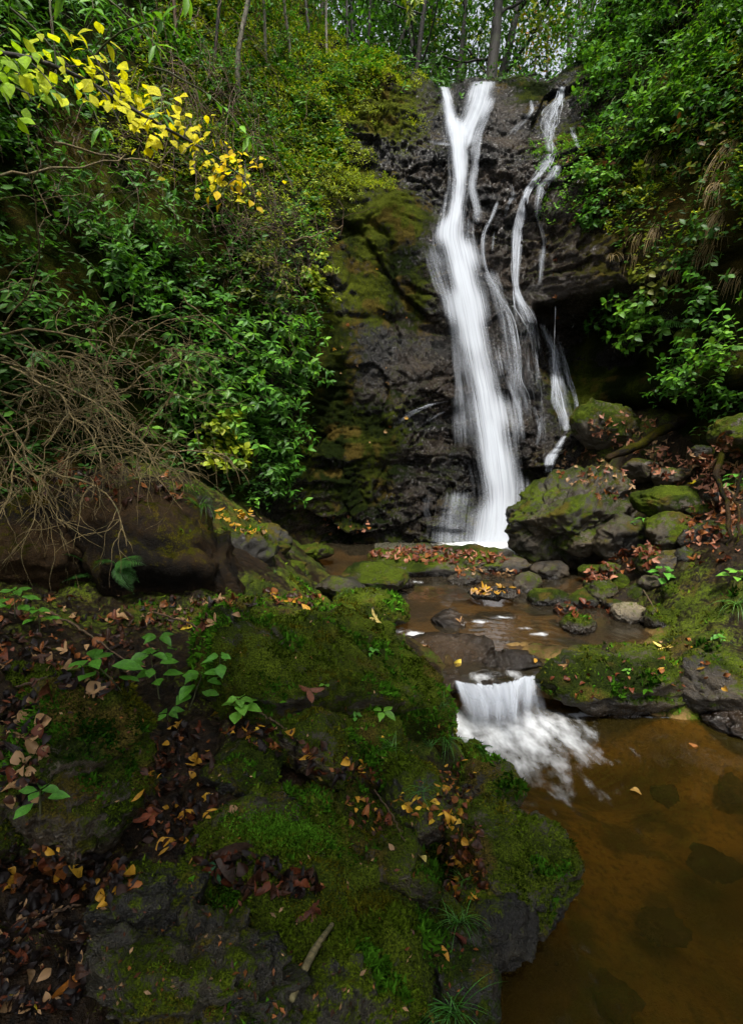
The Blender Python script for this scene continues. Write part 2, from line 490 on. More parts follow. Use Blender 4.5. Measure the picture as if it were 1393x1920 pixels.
# ---- cliff: one sheet y = Y(x, z); left slope, mossy buttress, chute of the fall, right wall with its overhang
cp = [tuple(P(px, py, d)) for (px, py, d) in [
    (-150, 1000, 3.9), (-150, 600, 4.0), (-150, 100, 4.6), (0, 900, 4.6), (0, 700, 4.7), (0, 300, 5.0), (0, 0, 5.6),
    (150, 900, 5.2), (150, 700, 5.4), (150, 300, 5.9), (150, 0, 6.6), (300, 900, 6.0), (300, 700, 6.3), (300, 500, 6.5), (300, 300, 6.9), (300, 0, 8.0),
    (450, 900, 7.2), (450, 700, 7.5), (450, 500, 7.8), (450, 300, 8.3), (450, 100, 9.2), (450, 0, 9.8),
    (550, 990, 8.7), (580, 800, 8.9), (600, 600, 9.0), (620, 420, 9.3), (600, 250, 9.8), (600, 100, 11.0), (600, 20, 12.0),
    (700, 1010, 9.2), (680, 850, 9.3), (680, 700, 9.35), (690, 550, 9.45), (700, 420, 9.5), (740, 370, 9.6), (720, 330, 10.1), (720, 230, 10.5), (740, 150, 10.9), (760, 60, 11.9),
    (800, 900, 9.5), (800, 700, 9.6), (800, 500, 9.8), (810, 400, 9.9), (800, 300, 10.2), (800, 200, 10.7), (860, 1010, 9.3), (880, 940, 9.5),
    (870, 800, 9.75), (880, 600, 9.9), (880, 450, 10.1), (880, 300, 10.4), (880, 200, 10.8), (890, 150, 11.2),
    (960, 1000, 9.5), (970, 850, 9.75), (970, 700, 9.9), (960, 560, 10.0), (950, 430, 10.3), (960, 300, 10.55), (960, 200, 10.9), (970, 140, 11.4),
    (1030, 980, 9.6), (1040, 850, 9.7), (1050, 720, 10.0), (1060, 620, 10.2), (1060, 560, 9.75), (1060, 450, 9.75), (1070, 350, 9.8), (1060, 300, 10.2), (1050, 200, 10.8), (1060, 150, 11.2),
    (1120, 900, 9.4), (1120, 800, 9.7), (1120, 700, 10.0), (1120, 620, 10.1), (1120, 560, 9.4), (1130, 450, 9.4), (1130, 330, 9.6), (1130, 230, 10.2), (1130, 130, 10.6), (1130, 40, 11.2),
    (1250, 760, 8.7), (1250, 690, 8.8), (1250, 600, 8.3), (1260, 450, 8.4), (1260, 300, 8.8), (1260, 100, 9.4), (1260, 0, 9.8),
    (1393, 800, 7.0), (1393, 650, 7.0), (1393, 450, 7.2), (1393, 250, 7.7), (1393, 0, 8.4), (1560, 700, 5.6), (1560, 300, 6.0), (1560, 0, 6.6)]]
cp += [(-4.6, 2.0, .8), (-4.8, 2.2, 5), (-5, 2.6, 9), (6.4, 3.0, 1), (6.6, 3.2, 6), (7, 3.6, 10)]
cp = np.array(cp)
CT = TPS(cp[:, [0, 2]], cp[:, 1], 4e-3)
cx = np.concatenate([np.arange(-6.2, -2.0, .055), np.arange(-2.0, 4.6, .0205), np.arange(4.6, 8.2, .055)])
cz = np.arange(-.1, 12.6, .026)
XX, ZZ = np.meshgrid(cx, cz)
x, z = XX.ravel(), ZZ.ravel()
cy = CT(np.stack([x, z], 1))
q = np.stack([x, cy * 0.6, z], 1)
# rock character fades out under the vegetation
fx = (x) / np.maximum(cy, .1) * FPX + 696.5
rocky = sstep(-1.9, -1.2, x) * sstep(4.9, 4.0, x)
qa = q * np.array([0.75, 0.75, 1.0]) + 0.25 * np.stack([fbm(q * .9, 3, 61), fbm(q * .9, 3, 62), fbm(q * .9, 3, 63)], 1)
rid = lambda p, o, sd: 1 - 2 * np.abs(fbm(p, o, sd))
disp = 0.20 * fbm(q * .8, 4, 75) + 0.020 * fbm(q * 14, 3, 76)
ix = np.where((rocky > .01) & (z < 10.4))[0]
qs = qa[ix]
calm = .35 + .9 * sstep(-.25, .25, fbm(qs * np.array([.7, .7, .5]), 3, 191))      # broken and smooth parts of the face
joint = -.07 * sstep(.10, .0, np.abs(fbm(qs * np.array([1.5, 1.5, .45]) + 3, 3, 192)))        # steep joints
disp[ix] += rocky[ix] * joint
disp[ix] += rocky[ix] * calm * (0.17 * blocks(qs * .9, 371, .06, True) + 0.09 * blocks(qs * np.array([2.2, 2.2, 3.4]) + 5, 72, .06, True) + .065 * rid(qs * np.array([1.6, 1.6, 2.6]), 5, 171) + 0.05 * blocks(qs * np.array([5.5, 5.5, 9.0]) + 9, 73, .10, True)
                + 0.026 * blocks(qs * np.array([13., 13., 19.]), 74, .15, True) + .028 * rid(qs * np.array([7., 7., 12.]), 4, 172) + .012 * blocks(qs * np.array([26., 26., 34.]), 174, .2, True))
ix = np.where(rocky < .99)[0]
disp[ix] += (1 - rocky[ix]) * 0.12 * fbm(q[ix] * 2.6, 4, 77)
disp -= 0.06 * rocky * np.maximum(0, np.sin(z * 5.2 + 4.5 * fbm(q * .9, 3, 78))) ** 3        # weathered bedding
cyd = cy - disp
# overhang shelf on the right wall: everything under it is set back
shelf = sstep(2.75, 3.15, x) * sstep(5.6, 4.9, x)
zs = 4.42 + 0.10 * fbm(np.stack([x * 2, x * 0, x * 0], 1), 3, 79)
cyd += shelf * sstep(zs + .02, zs - .10, z) * sstep(2.4, 3.9, z) * 0.48
CV = np.stack([x, cyd, z], 1)
nrow, ncol = len(cz), len(cx)
CFa = gridfaces(nrow, ncol)
# skyline: keep the sheet below the rim where the stream comes over
def rim(x):
    base = np.interp(x, [-6, -2.4, -1.4, -0.4, 0.35, 0.9, 1.25, 1.45, 1.6, 1.8, 2.3, 2.6, 3.1, 3.6, 4.2, 5.0, 8],
                     [12.6, 12.5, 11.2, 10.0, 9.75, 9.38, 9.15, 8.98, 9.22, 9.32, 9.36, 9.4, 9.4, 9.35, 9.8, 11.6, 12.6])
    return base + 0.05 * fbm(np.stack([x * 4, x * 0, x * 0], 1), 3, 80)
top = rim(CV[:, 0])
CV[:, 1] += np.maximum(0, z - top + .35) ** 2 * 1.6          # lean back to the rim
keep = (z < top)[CFa].all(1)
CF = CFa[keep]
cn_ = np.gradient(cyd.reshape(nrow, ncol), axis=0).ravel() / .026   # >0 : leans back, holds moss
nm = fbm(q * 1.4, 4, 91)
reg = lambda L: region([tuple(P(a, b, d)[[0, 2]]) + (ra, rb) for (a, b, d, ra, rb) in L], x, z)
mossy = reg([(690, 470, 9.4, .75, 1.2), (620, 700, 9.1, .55, 1.6), (700, 830, 9.2, .9, .8), (640, 900, 9.0, .7, .8), (740, 400, 9.6, .55, .5), (680, 200, 10.5, 1.0, .9), (640, 330, 9.6, .6, .7),
             (1150, 760, 9.5, .8, .8), (1010, 170, 11, .35, .3), (1090, 250, 10.3, .4, .3), (1180, 400, 9.2, .7, 1.3), (1090, 320, 10, .5, .3), (780, 560, 9.6, .3, .6)])
bare = reg([(880, 600, 9.9, .55, 5.0), (970, 700, 9.9, .7, 2.0), (1080, 470, 9.7, .45, .75), (790, 320, 10.2, .6, .6), (800, 830, 9.6, .55, .7), (960, 350, 10.4, .8, 1.2), (800, 950, 9.4, .6, .5)])
cmoss = np.clip(0.26 + 0.75 * mossy - 0.42 * bare + 0.45 * nm + 0.30 * np.clip(cn_, -1, 1.2), 0, 1)
cmoss = np.where(rocky < 0.5, np.clip(cmoss + .75, 0, 1), cmoss)
cwet = np.clip(reg([(880, 600, 9.9, .9, 5.0), (1000, 600, 9.9, .9, 3.0), (800, 900, 9.5, 1.0, .9)]) * .8 + .5 * fbm(q * 1.2, 3, 95), 0, 1)
cvar = slow(CV, 310, .6)
lush = reg([(690, 210, 10.5, 1.1, 1.0), (740, 390, 9.6, .55, .45), (640, 330, 9.6, .7, .8), (610, 550, 9.1, .4, .5)])
warm = reg([(1085, 470, 9.6, .55, .85), (1180, 480, 9.2, .6, .7)])
cvar[:, 0] = np.clip(cvar[:, 0] * .75 + .75 * warm, 0, 1.2)
cvar[:, 2] = np.clip(cvar[:, 2] + .8 * reg([(1220, 430, 8.8, 1.0, 1.0)]), 0, 1)
cvar[:, 1] = np.clip(cvar[:, 1] - .28 + .95 * lush, 0, 1.3)
cliff = link('cliff', mesh('cliff', CV, CF, M['cliff'], True, {'moss': cmoss, 'wet': cwet, 'var': cvar}), kind='structure')
SURF.append((CV, CF, cmoss * 0))
def cliff_y(x, z):
    return CT(np.stack([np.atleast_1d(x), np.atleast_1d(z)], 1))

# ---- plateau above the fall
px_, py_ = np.meshgrid(np.arange(-9, 12, .25), np.arange(12.15, 34, .25))
pz = 8.25 + 0.12 * np.maximum(0, py_ - 11.5) * sstep(3.2, -2.5, px_) + 0.30 * np.maximum(0, px_ - 3.2) + 0.35 * np.maximum(0, -.6 - px_) + 0.12 * fbm(np.stack([px_.ravel(), py_.ravel(), py_.ravel() * 0], 1), 3, 99).reshape(px_.shape)
pz -= 0.02 * np.maximum(0, py_ - 14)
pv = np.stack([px_.ravel(), py_.ravel(), pz.ravel()], 1)
link('upper_ground', mesh('upper_ground', pv, gridfaces(*px_.shape), M['soil'], True, {'moss': np.full(len(pv), .5), 'bed': np.zeros(len(pv)), 'var': np.full((len(pv), 3), .3)}), kind='structure')
def plateau_z(x, y):
    return float(8.25 + 0.12 * max(0, y - 11.5) * float(sstep(3.2, -2.5, np.array(x))) + 0.30 * max(0, x - 3.2) + .35 * max(0, -.6 - x) - .02 * max(0, y - 14))

# ================================================================== BOULDERS
def ico(sub):
    import bmesh
    bm = bmesh.new(); bmesh.ops.create_icosphere(bm, subdivisions=sub, radius=1)
    V = np.array([v.co[:] for v in bm.verts]); F = np.array([[v.index for v in f.verts] for f in bm.faces]); bm.free()
    return V, F
ICO = {k: ico(k) for k in (4, 5, 6)}
def boulder(label, px, py, d, rx, rz, ry, sub=4, seed=0, moss=.6, mat='rock', rot=0.0, tilt=0.0, cuts=9, rough=1.0, wetz=None, sharp=.8, name='boulder', roll=0.0):
    """rx, rz: half size in photograph pixels at distance d; ry: half depth in metres"""
    c = P(px, py, d)
    R = np.array([rx * d / FPX, ry, rz * d / FPX])
    N, F = ICO[sub]
    r = np.random.default_rng(1000 + seed)
    pl = r.normal(size=(cuts, 3)); pl /= np.linalg.norm(pl, axis=1, keepdims=True)
    dist = r.uniform(.60, .86, cuts)
    dots = N @ pl.T
    rad = np.where(dots > 1e-3, dist / np.maximum(dots, 1e-3), 9.0).min(1)
    rad = np.minimum(rad, 1.0) * sharp + (1 - sharp) * .92
    q = N * rad[:, None] * R
    S = float(np.cbrt(R.prod()))
    w = q / S + seed * 3.1
    dn = 0.10 * fbm(w * 1.3, 3, seed) + 0.11 * blocks(w * np.array([1.5, 1.5, 2.2]), seed + 3, .10) + .055 * blocks(w * np.array([3.6, 3.6, 6.]), seed + 5, .12) + 0.03 * fbm(w * 9, 4, seed + 6)
    if sub >= 6:
        dn = dn + .020 * blocks(w * np.array([8., 8., 13.]), seed + 9, .15) + .012 * fbm(w * 30, 3, seed + 10)
    q = q + N * (dn * S * rough)[:, None]
    M3 = np.array(Matrix.Rotation(rot, 3, 'Z') @ Matrix.Rotation(tilt, 3, 'X') @ Matrix.Rotation(roll, 3, 'Y'))
    q = q @ M3.T
    V = q + c
    e1 = V[F[:, 1]] - V[F[:, 0]]; e2 = V[F[:, 2]] - V[F[:, 0]]
    fn = np.cross(e1, e2)
    vn = np.zeros_like(V)
    for k in range(3):
        np.add.at(vn, F[:, k], fn)
    vn /= np.linalg.norm(vn, axis=1, keepdims=True) + 1e-12
    mo = np.clip(moss - .08 + .42 * (vn[:, 2] - .25) + .75 * fbm(V * 3.2, 4, seed + 11), 0, 1)
    wz = wetz if wetz is not None else (0.0 if c[1] < 4.1 else (.2 if c[1] < 8.3 else .35))
    wt = sstep(wz + .14, wz + .02, V[:, 2] + .05 * fbm(V * 5, 2, 5))
    mo = mo * (1 - wt)
    o = link(name, mesh(name, q, F, M[mat], True, {'moss': mo, 'wet': wt, 'var': slow(V, seed + 320)}), loc=Vector(c))
    tag(o, label, 'boulder' if max(R) > .22 else 'stone')
    SURF.append((V, F, mo))
    return o
B = boulder
# foreground, left bank
B('long mossy boulder forming the bank left of the small cascade', 600, 1285, 3.3, 240, 175, .75, 6, 1, .74, rot=-.25, cuts=13, roll=.30, sharp=1)
B('round dark mossy boulder below the leafy seedlings at the left edge', 140, 1445, 1.95, 135, 172, .32, 6, 2, .86, cuts=8, sharp=.75)
B('broad moss covered rock mound sloping down to the brown pool', 600, 1690, 1.92, 320, 172, .55, 6, 3, .74, rot=.3, cuts=12, roll=.22, sharp=.9)
B('flat grey brown slate slab above the bottom boulders', 268, 1705, 1.50, 122, 88, .15, 5, 4, .22, 'slate', rot=.35, cuts=14, sharp=1, rough=1.5)
B('large grey rock with moss patches at the bottom edge', 375, 1850, 1.38, 225, 145, .26, 6, 5, .50, 'slate', cuts=16, sharp=1, rot=-.2, rough=1.7)
B('dark mossy rock in the bottom middle beside the bamboo splinter', 655, 1905, 1.38, 122, 110, .2, 6, 6, .52, 'slate', cuts=13, sharp=1, rough=1.6)
B('mossy rock spur with wet black rim reaching into the brown pool', 955, 1625, 2.22, 140, 105, .30, 6, 7, .78, rot=.3, cuts=12, roll=.25)
B('wet black rock at the waterline under the mossy spur', 925, 1735, 1.98, 88, 62, .20, 5, 8, .12, 'slate', cuts=12)
B('small mossy rock at the foot of the white cascade', 915, 1472, 2.95, 66, 52, .2, 5, 9, .75, cuts=9)
B('round mossy knob touching the cascade foam', 890, 1425, 3.05, 32, 34, .12, 4, 10, .8)
B('mossy rock by the sedge in the bottom of the bank', 850, 1850, 1.72, 85, 120, .2, 5, 11, .75, cuts=10)
B('low mossy rock at the far left edge beside the green seedling', 10, 1520, 1.85, 60, 80, .2, 5, 12, .65)
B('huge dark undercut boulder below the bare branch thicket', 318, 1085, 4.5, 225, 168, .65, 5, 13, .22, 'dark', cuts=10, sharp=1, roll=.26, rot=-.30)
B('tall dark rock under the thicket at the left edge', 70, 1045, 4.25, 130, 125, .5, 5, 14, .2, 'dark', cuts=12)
B('yellow green rock peak on top of the dark undercut boulder', 335, 960, 4.85, 62, 52, .35, 5, 15, .5, cuts=10, sharp=1)
B('mossy ledge stone stepping down from the dark boulder', 455, 1045, 5.3, 66, 62, .35, 5, 16, .55, cuts=10)
B('mossy rock step behind the star moss patch', 690, 1395, 2.75, 110, 60, .28, 5, 61, .78, cuts=10, sharp=.9, roll=.35)
B('mossy rock shoulder above the wet leaf filled cleft', 775, 1500, 2.45, 80, 62, .22, 5, 62, .8, cuts=9, roll=.4)
B('brown mossy ridge rock below the dark undercut boulder', 470, 1185, 3.75, 110, 62, .35, 5, 63, .68, cuts=11, sharp=1, roll=.15)
B('mossy rock lump right of the seedlings', 455, 1440, 2.25, 80, 46, .2, 5, 64, .75, cuts=9)
B('half buried mossy rock left of the seedlings', 60, 1290, 2.7, 90, 46, .25, 5, 65, .6, cuts=9)
B('mossy rock hump in the middle of the near bank', 470, 1570, 1.98, 120, 70, .2, 5, 66, .84, cuts=9, sharp=.8)
B('mossy rock hump right of the glossy wet leaf', 730, 1790, 1.66, 110, 95, .2, 6, 67, .8, cuts=10, sharp=.85, roll=.2)
B('mossy rock hump left of the wet leaf filled cleft', 740, 1640, 1.95, 90, 80, .2, 5, 68, .82, cuts=10, sharp=.85, roll=.25)
B('mossy rock hump below the brown star shaped leaf', 600, 1400, 2.45, 110, 62, .22, 5, 69, .82, cuts=9, sharp=.85, roll=.2)
# left side of the upper pool
B('mossy boulder at the foot of the leafy slope beside the pool', 492, 1020, 6.4, 56, 36, .4, 5, 17, .8)
B('rounded mossy stone standing in the upper pool', 588, 1036, 7.9, 40, 20, .3, 5, 18, .85)
B('mossy stone with ferny top at the left waterline', 535, 1072, 6.5, 48, 28, .3, 5, 19, .75)
B('dark stone half under the mossy boulder beside the pool', 520, 1045, 6.9, 34, 22, .25, 4, 20, .5)
B('mossy rock on the left edge of the middle stream', 700, 1085, 6.4, 66, 30, .35, 5, 21, .7)
B('low mossy tongue of rock left of the brown riffle', 690, 1150, 5.2, 84, 42, .4, 5, 22, .8, sharp=.5)
B('brown wet stone between the mossy rocks by the stream', 640, 1098, 6.1, 60, 20, .3, 4, 23, .3)
B('small dark stone left of the low leaf covered dam', 745, 1095, 6.8, 34, 22, .2, 4, 24, .35)
# low dam
B('long low rock dam covered with brown leaves below the waterfall', 825, 1062, 7.7, 168, 40, .55, 5, 25, .50, sharp=.7, rot=.06)
B('small wet stone at the front foot of the leafy dam', 870, 1085, 7.0, 34, 18, .2, 4, 26, .4)
B('dark wet stone at the right end of the leafy dam', 955, 1062, 7.6, 56, 26, .3, 5, 27, .25)
B('wet pebble topped stone at the little spill right of the dam', 1035, 1070, 7.3, 40, 20, .25, 4, 28, .2)
# in stream
B('broad wet brown rock awash above the small cascade', 820, 1238, 4.65, 128, 52, .45, 5, 29, .02, 'brown', wetz=.9, sharp=.7)
B('wet leaf capped stone poking up in the middle stream', 838, 1165, 5.4, 36, 22, .2, 5, 30, .05, 'brown', wetz=.9)
B('low stone bar with yellow leaves in the middle stream', 925, 1112, 6.0, 50, 12, .2, 4, 31, .2, wetz=.4)
B('wet dark rock beside the lip of the small cascade', 960, 1246, 4.4, 62, 26, .22, 5, 32, .02, 'brown', wetz=.9)
B('small wet stone splitting the lip of the cascade', 918, 1290, 4.02, 24, 15, .09, 4, 91, .0, 'brown', wetz=.9)
B('wet stone at the left end of the cascade lip', 846, 1282, 4.1, 26, 18, .1, 4, 92, .05, 'brown', wetz=.9)
# right bank
B('huge slanting boulder strewn with leaves beside the waterfall', 1075, 965, 7.9, 145, 88, .85, 6, 33, .48, cuts=13, sharp=1, rot=.2, roll=-.30)
B('blocky mossy rock under the huge slanting boulder', 1160, 1015, 7.1, 54, 50, .4, 5, 34, .48, cuts=10, sharp=1)
B('dark square rock tucked below the huge slanting boulder', 1085, 1015, 7.4, 44, 34, .4, 5, 35, .5, cuts=10, sharp=1)
B('smooth bright mossy boulder under the single yellow leaf', 1252, 942, 6.9, 66, 34, .4, 5, 36, .9, sharp=.3)
B('dark mossy boulder below the smooth bright one', 1262, 1005, 6.5, 56, 46, .35, 5, 37, .46, cuts=10)
B('mossy hump beside the sapling leaves on the right bank', 1245, 1060, 6.1, 58, 36, .3, 5, 38, .6)
B('round green mossy cobble in the middle of the right bank', 1160, 1096, 6.2, 22, 20, .15, 4, 39, .9, sharp=.3)
B('upright blocky stone left of the green mossy cobble', 1122, 1112, 6.1, 36, 34, .2, 5, 40, .5, cuts=9, sharp=1)
B('squat brown stone right of the green mossy cobble', 1197, 1122, 5.9, 28, 28, .2, 4, 41, .4)
B('rounded dark green stone at the right edge of the stream', 990, 1098, 6.6, 30, 26, .2, 4, 42, .5)
B('flat bright moss stone at the stream margin', 1025, 1122, 6.1, 46, 20, .25, 5, 43, .85, sharp=.5)
B('dark mossy stone behind the tan stone', 1085, 1128, 6.0, 40, 24, .2, 4, 44, .5)
B('bare tan rounded stone at the water edge', 1180, 1150, 5.5, 40, 22, .2, 5, 45, .1, 'tan', sharp=.4)
B('low mossy stone behind the mossy slab', 1080, 1172, 5.2, 38, 18, .2, 5, 46, .75)
B('mossy boulder right of the tan stone', 1265, 1168, 5.2, 58, 36, .3, 5, 47, .75, sharp=.7)
B('tall mossy boulder with small plants at the right edge', 1360, 1190, 4.8, 62, 62, .35, 5, 48, .6, cuts=10)
B('mossy slab spread across the right side below the stream', 1165, 1275, 4.15, 165, 66, .42, 5, 49, .66, rot=.1, sharp=.7, roll=.10)
B('bare grey brown slab end with scattered leaves at the right edge', 1345, 1290, 4.05, 125, 62, .42, 5, 50, .42, rot=-.1, sharp=.8, roll=.2)
B('wet gravelly rock at the right edge of the lower pool', 1385, 1352, 3.8, 66, 26, .25, 5, 51, .2, 'brown', wetz=.1)
B('leaf strewn mossy boulder high on the right bank', 1385, 815, 6.4, 62, 36, .4, 5, 52, .8, sharp=.5)
B('dark mossy boulder behind the mossy log', 1130, 800, 9.2, 70, 50, .5, 5, 53, .7, sharp=.5)
B('mossy boulder on the talus under the log', 1200, 880, 8.0, 40, 26, .3, 4, 54, .5)
B('small mossy boulder right of the slanting boulder', 1255, 895, 7.6, 38, 22, .3, 4, 55, .5)
B('brown rock half buried on the right talus', 1330, 1010, 6.0, 44, 36, .3, 4, 56, .35)
B('low brown rock by the grassy tuft at the right edge', 1330, 1080, 5.6, 52, 26, .3, 4, 57, .45)
B('dark stone by the roots at the right edge', 1385, 1020, 5.8, 30, 46, .3, 4, 58, .3)
B('rock shoulder above the mossy slab on the right', 1310, 1125, 5.5, 46, 24, .25, 4, 59, .5)
for k, (px, py, d, rx, rz, mo, lab) in enumerate([
        (1215, 1035, 6.4, 26, 18, .55, 'small mossy stone left of the mossy hump'), (1290, 1045, 5.9, 26, 20, .5, 'small stone between the mossy hump and the half buried rock'), (1145, 1068, 6.8, 24, 16, .6, 'small mossy stone above the round green cobble'),
        (1220, 1095, 5.8, 24, 18, .5, 'small stone behind the squat brown one'), (1270, 1115, 5.4, 28, 18, .55, 'low stone under the sapling leaves'), (1105, 1070, 7.0, 22, 16, .4, 'dark stone at the head of the right bank'),
        (1150, 1135, 5.8, 20, 14, .45, 'little stone left of the bare tan one'), (1225, 1150, 5.3, 18, 13, .5, 'little stone right of the bare tan one'), (1060, 1145, 5.7, 24, 13, .35, 'flat dark stone at the stream margin behind the low mossy one'),
        (1310, 960, 6.5, 26, 20, .5, 'mossy stone right of the smooth bright boulder'), (1345, 930, 6.3, 28, 20, .4, 'brown stone beside the crooked root'), (1225, 850, 8.1, 26, 18, .55, 'small mossy stone under the middle of the log'),
        (1310, 850, 7.2, 28, 20, .55, 'mossy stone near the yellow green plant'), (1290, 1010, 6.1, 22, 18, .5, 'dark stone right of the boulder below the smooth bright one')]):
    B(lab, px, py, d, rx, rz, .14, 4, 110 + k, mo, cuts=9)
# submerged stones of the lower pool
for k, (px, py, rx, rz) in enumerate([(1245, 1490, 30, 18), (1375, 1480, 40, 24), (1240, 1740, 60, 26), (1150, 1870, 60, 40), (1010, 1800, 50, 24), (1340, 1620, 60, 26)]):
    p = onz(px, py, -.2)
    B(['dark stone under water below the foam', 'sunken stone below the pool surface at the right edge', 'broad sunken stone in the middle of the brown pool', 'sunken rock at the bottom of the brown pool',
       'flat sunken rock off the mossy spur', 'long sunken rock under the brown pool on the right', 'small sunken stone just off the tip of the mossy spur', 'wide sunken rock at the bottom right of the pool'][k], px, py, p[1] * CP - (p[2] - CAM_Z) * SP, rx * .8, rz, .10, 4, 70 + k, 0, 'brown', wetz=.5, sharp=1, rough=1.8)

# ---- everything solid so far, for placing things on it
def build_bvh():
    Vs, Fs, n = [], [], 0
    for V, F, _ in SURF:
        Vs.append(V)
        Fs += [F + n]
        n += len(V)
    V = np.vstack(Vs)
    polys = []
    for f in Fs:
        polys += f.tolist()
    return BVHTree.FromPolygons(V.tolist(), polys)
BVH = build_bvh()
def hit(px, py):
    r = Vector(ray(px, py)).normalized()
    loc, nor, idx, dist = BVH.ray_cast(Vector((0, 0, CAM_Z)), r, 60)
    if loc is None:
        return None, None
    if nor.dot(r) > 0:
        nor = -nor
    return np.array(loc), np.array(nor)

CBVH = BVHTree.FromPolygons(CV.tolist(), CF.tolist())
def hit_cliff(px, py):
    loc, nor, idx, dist = CBVH.ray_cast(Vector((0, 0, CAM_Z)), Vector(ray(px, py)).normalized(), 60)
    return (None, None) if loc is None else (np.array(loc), np.array(nor))

# ================================================================== WATER
def water_material(name, tint, body, body_f, rough=.06, wave=9.0):
    t = NT(name)
    pos = t.n('NewGeometry').outputs['Position']
    mp = t.n('Mapping', i={'Vector': pos, 'Scale': (1.0, .45, 1)})
    n1 = t.noise(mp.outputs[0], wave, 3, .5, .6); n2 = t.noise(mp.outputs[0], wave * .25, 2, .5)
    foam = t.attr('foam')
    dv = t.n('VectorMath', operation='DISTANCE', i={0: pos, 1: (.85, 3.75, 0)}).outputs['Value']
    ring = t.math('MULTIPLY', t.math('SINE', t.math('ADD', t.math('MULTIPLY', dv, 52.0), t.math('MULTIPLY', n2, 14.0))), t.ramp(dv, .5, 2.6, .16, .0))
    fn = t.noise(mp.outputs[0], 9.0, 3, .6, .15)
    ff = t.math('MULTIPLY', t.ramp(t.math('ADD', foam, t.math('MULTIPLY', t.math('SUBTRACT', fn, .5), 0.9)), .30, 1.0), t.ramp(foam, 0, .18))
    bump = t.n('Bump', i={'Strength': .22, 'Distance': .05, 'Height': t.math('ADD', ring, t.math('ADD', t.math('MULTIPLY', n1, .4), n2))})
    tr = t.n('BsdfTransparent', i={0: (*tint, 1)})
    df = t.n('BsdfDiffuse', i={0: (*body, 1)})
    a = t.n('MixShader', i={0: body_f, 1: tr.outputs[0], 2: df.outputs[0]})
    gl = t.n('BsdfGlossy', i={0: (1, 1, 1, 1), 'Roughness': rough, 'Normal': bump.outputs[0]})
    fr = t.n('Fresnel', i={'IOR': 1.33, 'Normal': bump.outputs[0]})
    b = t.n('MixShader', i={0: fr.outputs[0], 1: a.outputs[0], 2: gl.outputs[0]})
    fo = t.n('BsdfDiffuse', i={0: (.80, .82, .84, 1)})
    c = t.n('MixShader', i={0: ff, 1: b.outputs[0], 2: fo.outputs[0]})
    return t.done(c)
M['pool'] = water_material('brown_pool_water', (.60, .47, .20), (.085, .062, .012), .18, .03, 9)
M['stream'] = water_material('clear_stream_water', (.56, .47, .29), (.075, .060, .036), .20, .05, 14)
M['upper'] = water_material('milky_pool_water', (.6, .55, .42), (.15, .14, .10), .45, .12, 14)

LIP = np.array([onz(px, py, .2) for px, py in [(800, 1268), (835, 1272), (880, 1280), (915, 1283), (950, 1280), (985, 1268), (1010, 1264), (1035, 1272), (1075, 1276)]])
def lip_y(x):
    return np.interp(x, LIP[:, 0], LIP[:, 1])
def sheet(name, x0, x1, y0, y1, zf, nx, ny, mat, foam, front=None):
    u, v = np.meshgrid(np.linspace(0, 1, nx), np.linspace(0, 1, ny))
    X = x0 + u * (x1 - x0)
    ya = front(X) if front else y0
    Y = ya + v * (y1 - ya)
    x, y = X.ravel(), Y.ravel()
    V = np.stack([x, y, zf(x, y)], 1)
    o = link(name, mesh(name, V, gridfaces(ny, nx), M[mat], True, {'foam': foam(x, y)}), kind='structure')
    return o
fc = np.array([onz(px, py, 0)[:2] for px, py in [(870, 1345), (920, 1360), (970, 1365), (1010, 1355)]])
def foam_low(x, y):
    d = np.full(len(x), 9.0)
    for a in fc:
        d = np.minimum(d, np.hypot((x - a[0]) * 1.15, np.where(y < a[1], (y - a[1]) * .62, (y - a[1]) * 2)))
    f = .72 * np.clip(1.05 - d / 1.0, 0, 1) ** 1.6
    # thin drift lines of foam downstream and along the right rock
    p1 = onz(1110, 1340, 0); f = np.maximum(f, .62 * np.exp(-(((x - p1[0]) / .30) ** 2 + ((y - p1[1]) / .06) ** 2)))
    p1 = onz(1230, 1345, 0); f = np.maximum(f, .50 * np.exp(-(((x - p1[0]) / .35) ** 2 + ((y - p1[1]) / .03) ** 2)))
    return f
sheet('pool_water', .05, 4.6, .5, 4.55, lambda x, y: 0.004 * fbm(np.stack([x * 5, y * 3, x * 0], 1), 2, 7), 150, 150, 'pool', foam_low)
mid_sp = [onz(px, py, .2)[:2] for px, py in [(700, 1188), (740, 1183), (780, 1190)]]
mid_sp2 = [onz(px, py, .2)[:2] for px, py in [(860, 1168), (900, 1168), (940, 1160), (985, 1180), (1010, 1190)]]
mid_sp3 = [onz(px, py, .22)[:2] for px, py in [(775, 1092), (960, 1078), (1000, 1073), (1020, 1070), (900, 1262), (960, 1258)]]
def foam_mid(x, y):
    f = np.zeros(len(x))
    for L, a, rx, ry in ((mid_sp, .75, .16, .10), (mid_sp2, .55, .16, .07), (mid_sp3, .55, .14, .12)):
        for p in L:
            f = np.maximum(f, a * np.exp(-(((x - p[0]) / rx) ** 2 + ((y - p[1]) / ry) ** 2)))
    return f
sheet('stream_water', .05, 3.4, 4.2, 8.3, lambda x, y: .2 + .02 * sstep(4.6, 6, y) + .05 * sstep(6.6, 8.2, y) - .03 * sstep(.12, 0, y - lip_y(x)) + .006 * fbm(np.stack([x * 6, y * 3, x * 0], 1), 2, 8), 120, 150, 'stream', foam_mid, lip_y)
sheet('stream_inlet_water', -2.0, .05, 5.2, 10.2, lambda x, y: .222 + .05 * sstep(6.6, 8.2, y) + .075 * sstep(8.0, 8.9, y) + .003 * fbm(np.stack([x * 6, y * 3, x * 0], 1), 2, 8), 40, 60, 'stream', lambda x, y: np.zeros(len(x)))
fb = P(915, 1015, 9.1)
